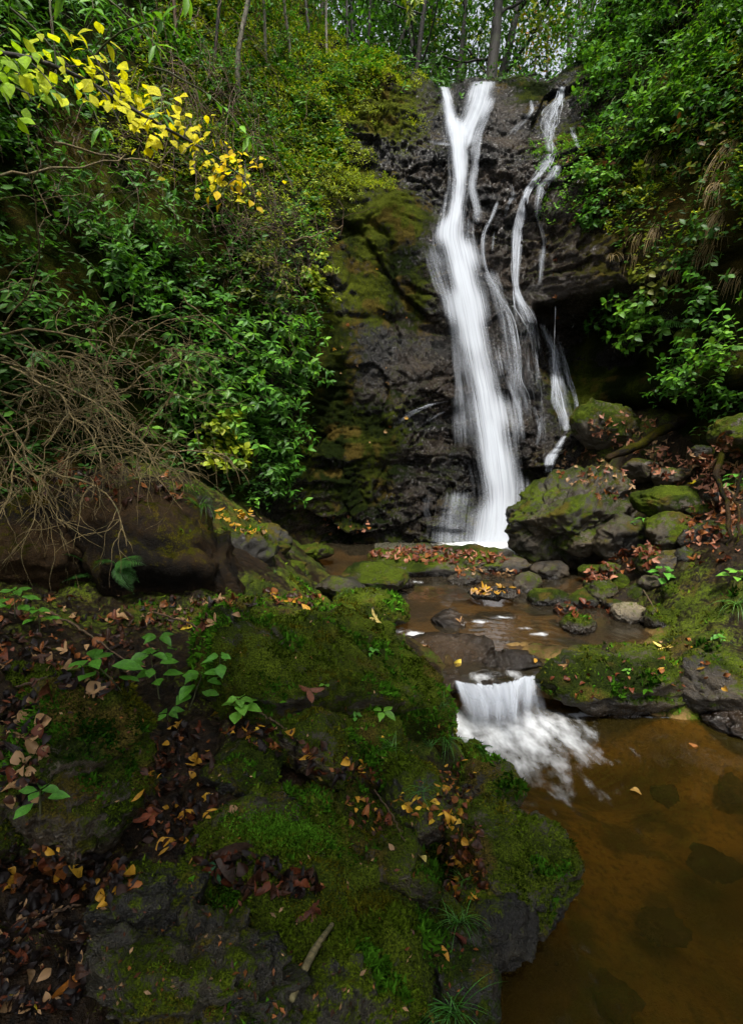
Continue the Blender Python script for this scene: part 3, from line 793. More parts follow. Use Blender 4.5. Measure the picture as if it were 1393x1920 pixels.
sheet('upper_pool_water', .05, 4.2, 7.9, 10.2, lambda x, y: .35 - .18 * sstep(8.7, 8.0, y) + .006 * fbm(np.stack([x * 7, y * 5, x * 0], 1), 2, 9), 120, 70, 'upper',
      lambda x, y: np.clip(1.25 - np.hypot((x - fb[0]) / 1.0, (y - fb[1]) / .75), 0, 1))

# ---- falling water: a veil of many strands that hugs the rock
def fall_material(name, dens=1.0, streak=26.0, lo=.30, hi=.75):
    t = NT(name)
    uv = t.attr('flow', 1)            # x: across, y: along (metres), z: density
    sep = t.n('SeparateXYZ', i={0: uv})
    st = t.n('CombineXYZ', i={0: t.math('MULTIPLY', sep.outputs[0], streak), 1: t.math('MULTIPLY', sep.outputs[1], 1.0), 2: t.n('ObjectInfo').outputs['Random']})
    n1 = t.noise(st.outputs[0], 1.0, 2, .62, .08)
    st2 = t.n('CombineXYZ', i={0: t.math('MULTIPLY', sep.outputs[0], streak * .28), 1: t.math('MULTIPLY', sep.outputs[1], .7), 2: 4.0})
    n2 = t.noise(st2.outputs[0], 1.0, 1, .5, .1)
    s = t.math('ADD', t.math('MULTIPLY', n1, .6), t.math('MULTIPLY', n2, .4))
    v = t.math('ADD', s, t.math('MULTIPLY', t.math('SUBTRACT', sep.outputs[2], .5), 1.15))
    al = t.math('MULTIPLY', t.ramp(v, lo, hi), t.ramp(sep.outputs[2], 0, .22))
    al = t.math('MULTIPLY', al, dens, clamp=True)
    nb = t.n('Bump', i={'Strength': .55, 'Distance': .05, 'Height': s})
    # aerated water scatters nearly evenly: the shading normal leans to the open sky above the pool
    nv = t.n('VectorMath', operation='NORMALIZE', i={0: t.n('VectorMath', operation='ADD', i={0: t.n('VectorMath', operation='SCALE', i={0: nb.outputs[0], 3: .45}).outputs[0], 1: (0, -.62, .55)}).outputs[0]})
    df = t.n('BsdfDiffuse', i={0: (.46, .49, .54, 1), 'Normal': nv.outputs[0]})
    tl = t.n('BsdfTranslucent', i={0: (.46, .49, .54, 1)})
    wh = t.n('MixShader', i={0: .22, 1: df.outputs[0], 2: tl.outputs[0]})
    tr = t.n('BsdfTransparent')
    return t.done(t.n('MixShader', i={0: al, 1: tr.outputs[0], 2: wh.outputs[0]}))
M['fall'] = fall_material('white_falling_water', .88, 38, .08, 1.05)
M['veil'] = fall_material('thin_water_veil', .55, 40, .25, 1.1)
M['thread'] = fall_material('thin_white_rivulet', .74, 7, .26, 1.0)

def fall(name, ctrl, mat, parent, nrow=90, ncol=30, off=.05, bulge=.10, seed=0, dens=1.0, smooth=9, fade=(.03, .03), loc=None, rag=.12, hug=1.0):
    """ctrl: (px, py, half width px, density); the veil follows the rock it meets there"""
    c = resample(ctrl, nrow)
    c[:, 2] = np.maximum(c[:, 2], 1.0); c[:, 3] = np.clip(c[:, 3], 0, 1.2)
    us = np.linspace(-1, 1, ncol)
    D = np.zeros((nrow, ncol))
    for i in range(nrow):
        for j in range(ncol):
            p, _ = hit_cliff(c[i, 0] + us[j] * c[i, 2], c[i, 1])
            D[i, j] = np.nan if p is None else p[1] * CP - (p[2] - CAM_Z) * SP
    med = np.nanmedian(D)
    D = np.where(np.isnan(D) | (D > med + 4), np.nan, D)
    for j in range(ncol):                      # above the rim: carry on from the rock just below
        for i in range(nrow - 2, -1, -1):
            if np.isnan(D[i, j]) or D[i, j] > D[i + 1, j] + .35:
                D[i, j] = D[i + 1, j] + .012
    D = np.where(np.isnan(D), np.nanmedian(D), D)
    def sm(A, k, ax):
        if k < 2: return A
        ker = np.hanning(k + 2)[1:-1]; ker /= ker.sum()
        return np.apply_along_axis(lambda r: np.convolve(np.pad(r, k, 'edge'), ker, 'same')[k:-k], ax, A)
    E = D.copy()
    for k in range(1, max(2, smooth // 3)):        # the water clears whatever juts out
        E[k:] = np.minimum(E[k:], D[:-k]); E[:-k] = np.minimum(E[:-k], D[k:])
    D = E.copy()
    for k in range(1, 4):
        D[:, k:] = np.minimum(D[:, k:], E[:, :-k]); D[:, :-k] = np.minimum(D[:, :-k], E[:, k:])
    D = sm(D, smooth, 0)
    D = sm(sm(D, max(3, smooth // 2), 0), max(3, ncol // 3), 1)
    V = np.zeros((nrow, ncol, 3)); A = np.zeros((nrow, ncol, 3))
    rr = np.random.default_rng(seed + 5)
    run = 0
    for i in range(nrow):
        s = i / (nrow - 1)
        for j in range(ncol):
            b = 1 - us[j] ** 2
            V[i, j] = P(c[i, 0] + us[j] * c[i, 2], c[i, 1], D[i, j] - off - bulge * b)
        if i:
            run += np.linalg.norm(V[i, ncol // 2] - V[i - 1, ncol // 2])
        wid = np.linalg.norm(V[i, -1] - V[i, 0])
        nz = vnoise(np.stack([us * 2.5 + seed, np.full(ncol, run * 2.2), np.zeros(ncol)], 1), seed)
        e = sstep(1.0, .0, np.abs(us) + rag * nz * 1.8)
        A[i, :, 0] = us * max(wid, .02) + seed
        A[i, :, 1] = run + seed
        A[i, :, 2] = np.clip(c[i, 3] * e * sstep(0, fade[0] + 1e-6, s) * sstep(0, fade[1] + 1e-6, 1 - s) * dens, 0, 1)
    Vn = V.reshape(-1, 3)
    Vn = Vn + .012 * np.stack([fbm(Vn * np.array([16, 16, 2.]), 2, seed), fbm(Vn * np.array([16, 16, 2.]), 2, seed + 1), Vn[:, 0] * 0], 1)
    o3 = np.zeros(3) if loc is None else np.asarray(loc)
    return link(name, mesh(name, Vn - o3, gridfaces(nrow, ncol), M[mat], True, {'flow': A.reshape(-1, 3)}), parent)
wf_loc = P(915, 1015, 9.2); wf_loc[2] = .35
wf = thing('waterfall', 'tall silky white waterfall plunging down the dark cliff into the pool', 'waterfall', wf_loc)
MAIN = [(854, 205, 34, .8), (856, 240, 34, .85), (859, 290, 32, .9), (861, 340, 28, .9), (855, 395, 36, .9), (850, 440, 56, .88), (862, 500, 64, .88), (878, 570, 62, .86), (892, 650, 60, .84), (906, 720, 60, .84), (918, 790, 62, .86), (928, 860, 66, .88), (936, 920, 72, .85), (936, 970, 78, .85), (930, 1024, 86, .95)]
fall('main_fall', MAIN, 'fall', wf, 150, 40, .07, .08, 1, 1.0, 27, (.07, .01), loc=wf_loc)
fall('outer_veil', [(a - 4, b, w * 1.5, dn * .55) for a, b, w, dn in MAIN[3:]], 'veil', wf, 140, 46, .05, .06, 2, 1.0, 11, (.15, .02), loc=wf_loc)
fall('lip_fall', [(829, 159, 14, .7), (835, 175, 19, .8), (842, 205, 24, .85), (849, 240, 28, .85), (855, 280, 30, .8)], 'fall', wf, 50, 24, .05, .05, 4, 1, 15, (.10, .12), wf_loc)
fall('lip_fall', [(908, 149, 36, .7), (906, 162, 44, .8), (900, 185, 48, .78), (890, 212, 46, .76), (875, 245, 38, .8), (861, 290, 28, .8)], 'fall', wf, 60, 32, .05, .07, 5, 1, 17, (.10, .12), wf_loc)
fall('side_veil', [(925, 180, 20, .55), (912, 215, 22, .6), (897, 250, 20, .65), (889, 300, 18, .7), (885, 350, 18, .7), (893, 400, 20, .65), (888, 440, 24, .5)], 'veil', wf, 80, 22, .04, .03, 6, 1.1, 7, (.15, .2), wf_loc)
fall('splash_veil', [(800, 262, 20, .4), (818, 266, 30, .55), (845, 275, 34, .8)], 'veil', wf, 30, 22, .05, .04, 7, 1, 7, (.4, .2), wf_loc)
fall('left_skirt', [(800, 430, 12, .45), (815, 490, 30, .6), (836, 560, 34, .6), (850, 620, 30, .6), (858, 700, 30, .55), (866, 800, 34, .6), (870, 920, 42, .6)], 'veil', wf, 110, 26, .04, .04, 8, 1.0, 9, (.15, .2), wf_loc)
fall('right_skirt', [(905, 480, 22, .6), (928, 540, 28, .6), (945, 620, 26, .5), (958, 700, 26, .5), (970, 790, 26, .6), (978, 870, 24, .5)], 'veil', wf, 110, 26, .04, .04, 9, 1.0, 9, (.15, .2), wf_loc)
fall('base_veil', [(858, 905, 60, .6), (852, 945, 66, .65), (848, 975, 68, .6), (846, 1020, 74, .7)], 'veil', wf, 60, 34, .04, .05, 10, 1.0, 7, (.25, .03), wf_loc)
fall('base_veil', [(805, 915, 26, .4), (797, 950, 22, .45), (806, 985, 24, .4), (800, 1014, 26, .4)], 'veil', wf, 50, 20, .03, .03, 11, .9, 7, (.2, .1), wf_loc)
fall('base_spray', [(930, 935, 70, .3), (930, 975, 110, .45), (922, 1022, 140, .6)], 'veil', wf, 40, 36, .30, .15, 12, .8, 11, (.5, .02), wf_loc)

RIV = [
    ('rivulet spilling from the top right notch of the cliff', [(1055, 158, 7, .9), (1050, 185, 9, .9), (1040, 205, 20, .75), (1030, 235, 22, .7), (1028, 262, 16, .7), (1036, 292, 9, .8)]),
    ('short rivulet to the right of the top right cascade', [(1070, 238, 5, .7), (1077, 255, 6, .8), (1084, 280, 5, .7)]),
    ('thin broken rivulet winding left of the top right cascade', [(995, 185, 4, .6), (997, 205, 6, .7), (985, 222, 7, .6), (968, 240, 9, .6), (955, 258, 8, .5)]),
    ('rivulet slipping over the brown rock shoulder', [(1045, 305, 8, .8), (1035, 330, 12, .8), (1015, 350, 12, .8), (1008, 400, 7, .5), (1020, 450, 6, .5), (1016, 490, 7, .7), (1010, 560, 6, .5)]),
    ('strongest side rivulet dropping right of the waterfall', [(984, 358, 4, .8), (976, 400, 9, .9), (970, 440, 12, .9), (966, 490, 9, .9), (967, 535, 6, .9), (972, 560, 9, .9), (985, 590, 18, .75), (996, 630, 20, .55), (1002, 700, 18, .4)]),
    ('thin rivulet between the waterfall and the side rivulet', [(935, 370, 4, .6), (925, 400, 4, .7), (908, 440, 4, .7), (908, 490, 4, .7), (930, 540, 7, .7), (955, 590, 9, .7), (968, 650, 9, .75), (972, 710, 9, .75), (985, 750, 10, .6), (992, 820, 9, .5)]),
    ('forked rivulet on the lower right of the wet cliff', [(1012, 602, 4, .8), (1026, 630, 8, .9), (1038, 660, 10, .9), (1042, 700, 12, .85), (1046, 745, 16, .8), (1058, 790, 12, .75), (1060, 815, 7, .8)]),
    ('rivulet pouring onto the rock beside the huge boulder', [(1060, 815, 5, .8), (1045, 840, 9, .9), (1032, 860, 11, 1.0), (1028, 890, 10, .8)]),
    ('faint rivulet at the right edge of the wet cliff', [(1042, 625, 3, .6), (1052, 660, 5, .7), (1066, 710, 5, .7), (1078, 750, 4, .7), (1082, 795, 5, .8)]),
    ('thin rivulet close beside the lower waterfall', [(945, 700, 4, .5), (975, 780, 5, .6), (960, 830, 5, .4)]),
    ('film of water fanning over the round rock left of the fall', [(845, 752, 6, .5), (815, 757, 9, .65), (785, 768, 9, .65), (755, 785, 8, .5), (735, 800, 7, .4)]),
    ('thin rivulet beside the film on the left rock', [(838, 770, 8, .45), (815, 780, 9, .5), (800, 795, 9, .4), (770, 805, 8, .3)]),
    ('thread of water on the upper dark rock', [(958, 345, 4, .5), (962, 365, 7, .6), (952, 385, 6, .6), (945, 410, 4, .4)]),
    ('thread of water in the middle of the wet cliff', [(930, 420, 3, .5), (925, 450, 3, .6), (923, 480, 3, .5)]),
    ('veil of water on the ledge below the top right cascade', [(1034, 285, 9, .9), (1024, 308, 14, .85), (1006, 332, 12, .85), (990, 355, 8, .9), (980, 385, 8, .9)]),
    ('faint rivulet left of the forked one on the lower cliff', [(1000, 640, 5, .5), (1006, 690, 6, .55), (1012, 740, 6, .55), (1018, 800, 7, .5), (1014, 850, 6, .4)]),
    ('faint rivulet in the middle of the lower cliff', [(948, 560, 4, .5), (955, 620, 5, .5), (962, 690, 6, .55), (968, 760, 6, .5), (980, 830, 7, .45)]),
    ('lacy film below the strongest side rivulet', [(988, 600, 12, .5), (985, 660, 18, .42), (990, 730, 20, .4), (1000, 800, 16, .35)]),
    ('thin film beside the right edge of the forked rivulet', [(1058, 690, 4, .5), (1064, 740, 6, .5), (1070, 780, 5, .45), (1064, 815, 4, .5)]),
    ('lowest thread of water right of the main fall', [(1000, 760, 5, .5), (1010, 800, 6, .6), (1005, 840, 6, .5)]),
]
def rivulet(lab, ct, seed):
    """a lace of thin threads that wander, split and rejoin on the wet rock"""
    c = resample(ct, 70)
    r = np.random.default_rng(seed)
    base, _ = hit(ct[-1][0], ct[-1][1])
    Vs, Fs, As, n = [], [], [], 0
    nth = int(np.clip(c[:, 2].mean() * .8, 4, 12))
    for k in range(nth):
        a, b = (0, 70) if k < 3 else sorted(r.integers(0, 70, 2))
        if b - a < 24:
            b = min(70, a + 34); a = max(0, b - 34)
        s = np.linspace(0, 1, 70)
        off = (r.uniform(-.6, .6) + .55 * vnoise(np.stack([s * 2.5 + k * 9.1, s * 0 + seed, s * 0], 1), 3) + .16 * vnoise(np.stack([s * 11 + k * 5.3, s * 0 + seed, s * 0], 1), 4)) * c[:, 2]
        if k == 0:
            off *= .15
        wd = (.7 + .8 * r.random()) * (.55 + .8 * np.abs(vnoise(np.stack([s * 9 + k, s * 0, s * 0], 1), 5))) + c[:, 2] * (1.35 if k == 0 else .25 if k == 1 else .03)
        D = []
        for i in range(a, b):
            p, _ = hit_cliff(c[i, 0] + off[i], c[i, 1])
            D.append(9.7 if p is None else p[1] * CP - (p[2] - CAM_Z) * SP)
        D = np.array(D); E = D.copy()
        for q_ in (1, 2, 3):
            D[q_:] = np.minimum(D[q_:], E[:-q_]); D[:-q_] = np.minimum(D[:-q_], E[q_:])
        D = np.convolve(np.pad(D, 2, 'edge'), [.1, .2, .4, .2, .1], 'valid')
        m = b - a
        uu = np.linspace(-1, 1, 9 if k == 0 else 5); nu = len(uu)
        V = np.zeros((m, nu, 3)); A = np.zeros((m, nu, 3))
        for i in range(m):
            g = a + i
            for j, u in enumerate(uu):
                V[i, j] = P(c[g, 0] + off[g] + u * wd[g], c[g, 1], D[i] - .012 - .014 * (1 - u * u))
                A[i, j] = ((u * wd[g] * .055 if k == 0 else u * .3) + k * 3.3 + seed, (g / 70) * len(ct) * .9 + k, np.clip(c[g, 3] * (.60 if k == 0 else .5 if k == 1 else .72) * (1 - u * u) * 1.25 * float(sstep(0, .05, i / m)) * float(sstep(0, .10, 1 - i / m)), 0, 1))
        Vs.append(V.reshape(-1, 3)); As.append(A.reshape(-1, 3)); Fs.append(gridfaces(m, nu) + n); n += m * nu
    o = link('rivulet', mesh('rivulet', np.vstack(Vs) - base, np.vstack(Fs), M['thread'], True, {'flow': np.vstack(As)}), loc=Vector(base))
    tag(o, lab, 'rivulet', 'rivulets beside the waterfall')
for k, (lab, ct) in enumerate(RIV):
    rivulet(lab, ct, 60 + k)
for k, (px, y0, y1) in enumerate([(1041, 574, 690), (1061, 578, 606), (1075, 576, 628), (1091, 574, 660)]):
    hc, _ = hit_cliff(px, y0 - 8)
    dd = hc[1] * CP - (hc[2] - CAM_Z) * SP - .02
    a = P(px, y0, dd); b = P(px + 1, y1, dd); b[:2] = a[:2]
    V, F = tube(np.linspace(a, b, 12), .0022 + .002 * rng.random(12), 5)
    o = link('drip', mesh('drip', V - a, F, M['thread'], True, {'flow': np.tile([0, 0, (.5, .22, .3, .26)[k]], (len(V), 1)) + np.stack([V[:, 0] * 0, V[:, 2] * 3, V[:, 2] * 0], 1)}), loc=Vector(a))
    tag(o, ['longest and brightest thin drip falling from the edge of the overhang', 'shortest faint drip under the brown overhang', 'faint drip second from the right end of the overhang', 'faint drip at the right end of the overhang'][k], 'drip', 'drips off the overhang')

# ---- small cascade
cas_loc = np.array([.95, 3.9, 0.])
cas = thing('small_cascade', 'foaming white cascade spilling from the stream into the brown pool', 'cascade', cas_loc)
def cascade(name, seed, n0, reach, dens, mat, lift, nrow=36, ncol=110, x0=None, x1=None, zend=.02):
    xa = LIP[1, 0] if x0 is None else x0; xb = LIP[7, 0] if x1 is None else x1
    V = np.zeros((nrow, ncol, 3)); A = np.zeros((nrow, ncol, 3))
    us = np.linspace(0, 1, ncol)
    for i in range(nrow):
        s = i / (nrow - 1)
        x = xa + us * (xb - xa)
        fx = s * ((.60 + us * .44) - x) * .95
        nz = fbm(np.stack([us * 9, np.full(ncol, s * 1.2 + seed), np.zeros(ncol)], 1), 3, seed)
        nf = fbm(np.stack([us * 30, np.full(ncol, s * 2 + seed), np.zeros(ncol)], 1), 2, seed + 1)
        rc = reach * (1 + (.30 if reach < .5 else .12) * nz)
        V[i, :, 0] = x + fx
        V[i, :, 1] = lip_y(x) + .04 + .03 * nz * (1 - s) - rc * s ** .85
        zz = .19 - (.19 - zend) * np.minimum(1, (s * 1.25)) ** 1.7 + lift * np.sin(math.pi * s) + (.05 * nz + .018 * nf) * np.sin(math.pi * min(1, s * 1.1))
        V[i, :, 2] = np.maximum(zz, .006 + .02 * (1 - s))
        A[i, :, 0] = us * 1.0 + seed; A[i, :, 1] = s * .8 + seed
        edge = sstep(0, .16, us) * sstep(1, .80, us)
        A[i, :, 2] = np.clip(dens * edge * np.array([float(sstep(0, .06 + .22 * abs(q_), s)) for q_ in nf]) * sstep(1.0, .30, s) * (.95 + .75 * nz), 0, 1)
    return link(name, mesh(name, V.reshape(-1, 3) - cas_loc, gridfaces(nrow, ncol), M[mat], True, {'flow': A.reshape(-1, 3)}), cas)
M['cascade'] = fall_material('white_cascade_water', .94, 26, .10, .95)
M['foam'] = fall_material('soft_white_foam', .80, 7, .12, 1.1)
cascade('spilling_sheet', 1, 0, .42, .95, 'cascade', .02)
cascade('foam_bulge', 2, 0, .66, .62, 'foam', .045)
cascade('foam_spread', 3, 0, 1.0, .48, 'foam', .02)

# ================================================================== PLANTS
def unit(v):
    v = np.asarray(v, float)
    return v / (np.linalg.norm(v, axis=-1, keepdims=True) + 1e-9)
def strip_leaf(ws, fold=.12, bend=.18, wave=0.0, seed=0):
    """leaf along x from 0 to 1: stations of half width, folded on the midrib, tip bending down"""
    n = len(ws); xs = np.linspace(0, 1, n) ** .95
    r = np.random.default_rng(seed)
    V = []
    for i, (x_, w) in enumerate(zip(xs, ws)):
        z0 = -bend * x_ ** 2
        a, b = r.normal(0, wave, 2)
        V += [(x_ + .02 * w, w, z0 + fold * w + a), (x_, 0, z0), (x_ + .02 * w, -w, z0 + fold * w + b)]
    F = []
    for i in range(n - 1):
        k = 3 * i
        F += [(k + 1, k, k + 3, k + 4), (k + 2, k + 1, k + 4, k + 5)]
    return np.array(V), np.array(F)[:, ::-1]
OV = [.012, .16, .27, .30, .25, .13, .004]
ML = [.012, .11, .19, .205, .16, .08, .003]
LA = [.012, .08, .13, .145, .12, .07, .004]
RO = [.012, .26, .38, .40, .33, .19, .004]
T_OV = [strip_leaf(OV, .25, .20, .01, 1), strip_leaf(OV, .45, .35, .012, 2), strip_leaf(OV, .1, .10, .015, 3)]
T_ML = [strip_leaf(ML, .30, .28, .008, 11), strip_leaf(ML, .5, .45, .01, 12), strip_leaf(ML, .15, .15, .012, 13)]
T_LA = [strip_leaf(LA, .35, .30, .006, 4), strip_leaf(LA, .2, .15, .008, 5), strip_leaf(LA, .5, .5, .008, 6)]
T_RO = [strip_leaf(RO, .2, .2, .012, 7), strip_leaf(RO, .4, .35, .015, 8)]
T_S6 = (np.array([(0, 0, 0), (.3, .2, .04), (.3, -.2, .04), (.7, .17, .0), (.7, -.17, .0), (1, 0, -.14), (.5, 0, -.03)]),
        np.array([(0, 6, 1), (0, 2, 6), (1, 6, 3), (6, 2, 4), (3, 6, 5), (6, 4, 5)]))
T_S4 = (np.array([(0, 0, 0), (.42, .22, .05), (.42, -.22, .05), (1, 0, -.12)]), np.array([(0, 2, 3), (0, 3, 1)]))
def lobed(lobes, seed=0, curl=.15):
    """lobed leaf, outline by polar radius from the base of the blade"""
    r = np.random.default_rng(seed)
    out = []
    th = np.linspace(-2.5, 2.5, 33)
    for a in th:
        rad = .16
        for (c, l, w) in lobes:
            rad = max(rad, l * max(0, 1 - abs((a - c) / w)) ** .62)
        out.append((math.cos(a) * rad + .28, math.sin(a) * rad))
    V = [(.25, 0, 0)] + [(x_, y_, -curl * ((x_ - .4) ** 2 + y_ * y_) + r.normal(0, .02)) for x_, y_ in out]
    F = [(0, i, i + 1) for i in range(1, len(out))] + [(0, len(out), 1)]
    return np.array(V), np.array(F)
T_MAP = [lobed([(0, .74, .62), (1.15, .66, .58), (-1.15, .66, .58)], 1, .2), lobed([(0, .74, .5), (1.05, .62, .46), (-1.05, .62, .46), (2.0, .4, .4), (-2.0, .4, .4)], 2, .3),
         lobed([(0, .72, .7), (.95, .55, .6), (-.95, .6, .6)], 3, -.25)]
def curled(t, amt, seed):
    V, F = t[0].copy(), t[1]
    r = np.random.default_rng(seed)
    a, b = r.normal(0, amt, 2)
    V[:, 2] += amt * 1.4 * (V[:, 1] ** 2) * 4 * (1 if r.random() < .6 else -1) + a * (V[:, 0] - .5) ** 2 * 2 + b * V[:, 0] * V[:, 1]
    return V, F
TM = {}
def tmesh(key, t, mat):
    if key not in TM:
        TM[key] = mesh('leaf', t[0], t[1], M[mat])
    return TM[key]
def frame(d, n):
    d = unit(d); s = unit(np.cross(n, d)); n2 = np.cross(d, s)
    return d, s, n2
def put_leaf(me, parent, loc0, pos, d, n, size, col, name='leaf', wide=1.0):
    d, s, n2 = frame(d, n)
    o = bpy.data.objects.new(name, me)
    COL.objects.link(o)
    m = Matrix.Identity(4)
    for k, (ax, sc) in enumerate(((d, size), (s, size * wide), (n2, size))):
        for i in range(3):
            m[i][k] = ax[i] * sc
    for i in range(3):
        m[i][3] = pos[i] - loc0[i]
    if parent is not None:
        o.parent = parent
    o.matrix_basis = m
    o.color = (*col, 1)
    return o
def mass(T, pos, d, n, size, col):
    """many leaves as one set of arrays"""
    tv, tf = T
    d, s, n2 = frame(d, n)
    V = pos[:, None] + size[:, None, None] * (tv[None, :, 0, None] * d[:, None] + tv[None, :, 1, None] * s[:, None] + tv[None, :, 2, None] * n2[:, None])
    k = len(tv)
    F = (tf[None] + (np.arange(len(pos)) * k)[:, None, None]).reshape(-1, tf.shape[1])
    return V.reshape(-1, 3), F, np.repeat(col, k, 0)
PAL = {'deep': [(.020, .065, .008), (.032, .100, .011), (.050, .135, .014)],
       'green': [(.032, .110, .010), (.055, .175, .014), (.085, .235, .018)],
       'bright': [(.055, .170, .012), (.100, .265, .018), (.150, .330, .024)],
       'lime': [(.130, .210, .010), (.230, .310, .014), (.330, .370, .020)],
       'olive': [(.055, .080, .008), (.105, .135, .012), (.160, .175, .016)],
       'mixed': [(.020, .080, .012), (.040, .130, .018), (.100, .150, .020), (.16, .13, .02), (.12, .045, .012)],
       'yellow': [(.50, .46, .015), (.62, .50, .012), (.42, .48, .020), (.70, .46, .010)],
       'autumn': [(.25, .20, .02), (.16, .17, .02), (.28, .14, .02)]}
def colours(pal, n, r):
    p = np.array(PAL[pal])
    i = r.integers(0, len(p), n); j = r.integers(0, len(p), n)
    f = r.random(n)[:, None]
    return (p[i] * f + p[j] * (1 - f)) * r.uniform(.72, 1.25, (n, 1))
UP = np.array([0, 0, 1.0])
def shrub(name, label, cat, px, py, size, ls, ntw, pal, T, nind=0, group=None, out=.9, up=.45, droop=.10, per=5, whorl=4, seed=0, spread=.35, base=None, nor=None, stemmat='stem', flat=.7, lean=(0, 0, 0), far=False):
    r = np.random.default_rng(5000 + seed)
    if base is None:
        base, nor = hit(px, py)
    if base is None:
        return None
    nor = unit(np.asarray(nor) * np.array([1, 1, .5]))
    root = thing(name, label, cat, base, group)
    pos, dr, nn, sz = [], [], [], []
    stems = []
    ax1 = unit(np.cross(nor, UP)); ax2 = np.cross(ax1, nor)
    for k in range(ntw):
        b = base + (ax1 * r.normal(0, spread) + ax2 * r.normal(0, spread)) * size - nor * .04
        d0 = nor * out + UP * up + ax1 * r.normal(0, .55) + ax2 * r.normal(0, .35) + np.asarray(lean)
        L = size * r.uniform(.45, 1.0)
        path = wander(b, d0, L, 7, .10, droop, r)
        stems.append((path, np.linspace(.009, .003, 8) * max(.5, size)))
        tg = unit(np.gradient(path, axis=0))
        for q_ in range(per):
            s = .35 + .6 * (q_ + r.random() * .5) / per
            i = min(6, int(s * 7)); f = s * 7 - i
            p = path[i] * (1 - f) + path[i + 1] * f
            side = unit(np.cross(tg[i], UP)) * (1 if (q_ % 2) else -1)
            pos.append(p); dr.append(tg[i] * .45 + side * 1.0 + UP * r.normal(-.1, .22) + r.normal(0, .15, 3))
            nn.append(UP * flat + nor * .5 + r.normal(0, .22, 3)); sz.append(ls * r.uniform(.6, 1.05))
        for q_ in range(whorl):
            a = 2 * math.pi * (q_ + r.random() * .35) / whorl
            e1 = unit(np.cross(tg[-1], UP)); e2 = np.cross(e1, tg[-1])
            pos.append(path[-1]); dr.append(tg[-1] * .35 + e1 * math.cos(a) + e2 * math.sin(a) * .6 - UP * .15)
            nn.append(UP * flat + nor * .6 + r.normal(0, .18, 3)); sz.append(ls * r.uniform(.75, 1.15))
    pos, dr, nn, sz = map(np.array, (pos, dr, nn, sz))
    col = colours(pal, len(pos), r)
    sb = Bag()
    for path, rad in stems:
        sb.add(*tube(path, rad, 4))
    link('stem', sb.mesh('stem', M[stemmat], base), root, kind='stuff')
    dist = np.linalg.norm(pos - np.array([0, 0, CAM_Z]), axis=1)
    order = np.argsort(dist)
    ind, rest = order[:nind], order[nind:]
    Ts = T if isinstance(T, list) else [T]
    for i in ind:
        k = int(r.integers(0, len(Ts)))
        put_leaf(tmesh(('g', id(Ts[k][0])), Ts[k], 'leaf_obj'), root, base, pos[i], dr[i], nn[i], sz[i], col[i])
    if len(rest):
        V, F, C = mass(Ts[0] if not far else T_S4, pos[rest], dr[rest], nn[rest], sz[rest], col[rest])
        link('foliage', mesh('foliage', V - base, F, M['leaf_mass'], True, {'col': C}), root, kind='stuff')
    return root

# ---- low undergrowth that clothes both slopes (nobody could count it)
def veg_mask(x, z):
    xl = np.interp(z, [.6, 2, 3.5, 5, 6.5, 7.2, 8, 9, 10, 12], [-1.45, -1.2, -1.0, -.85, -.75, -.6, -.35, .2, .6, 1])
    xr = np.interp(z, [1.5, 3, 4.3, 4.5, 5, 6, 7, 8, 9, 10], [5.6, 5.2, 4.9, 4.3, 4.0, 3.75, 3.7, 4.0, 4.15, 3.9])
    return np.maximum(sstep(xl + .25, xl - .15, x), sstep(xr - .2, xr + .25, x))
tri = CV[CF]
fcen = tri.mean(1)
farea = np.linalg.norm(np.cross(tri[:, 2] - tri[:, 0], tri[:, 3] - tri[:, 1]), axis=1) * .5
fnor = unit(np.cross(tri[:, 1] - tri[:, 0], tri[:, 3] - tri[:, 0]))
fnor = np.where((fnor[:, 1] > 0)[:, None], -fnor, fnor)
inview = (fcen[:, 1] > 2.5) & (np.abs(fcen[:, 0]) < fcen[:, 1] * .85 + .6)
fm = veg_mask(fcen[:, 0], fcen[:, 2]) * inview
clump = fbm(fcen * 1.1, 3, 131)
def sprigs(n, w, ls, pal, T, per, seed, rad, hang=.0, name=None):
    r = np.random.default_rng(seed)
    w = w * farea; w = w / w.sum()
    f = r.choice(len(fcen), n, p=w)
    c = fcen[f]; nr = fnor[f]
    d0 = unit(nr * .9 + UP * (.35 - hang) + r.normal(0, .45, (n, 3)))
    L = rad * r.uniform(.4, 1.2, n)
    P_, D_, N_, S_, C_ = [], [], [], [], []
    cc = colours(pal, n, r)
    for k in range(per):
        s = (k + .5) / per
        sd = unit(np.cross(d0, UP)) * (1 if k % 2 else -1)
        P_.append(c + d0 * (L * s)[:, None] - UP * (L * s * s * .35)[:, None] + r.normal(0, .02, (n, 3)))
        D_.append(d0 * .5 + sd * .9 + r.normal(0, .3, (n, 3)))
        N_.append(UP * .6 + nr * .6 + r.normal(0, .25, (n, 3)))
        S_.append(ls * r.uniform(.55, 1.15, n)); C_.append(cc * r.uniform(.8, 1.2, (n, 1)))
    return mass(T, np.vstack(P_), np.vstack(D_), np.vstack(N_), np.concatenate(S_), np.vstack(C_))
cover = Bag()
zc = fcen[:, 2]; xc = fcen[:, 0]
left = (xc < 1.2)
dk = sstep(-.3, .25, clump)
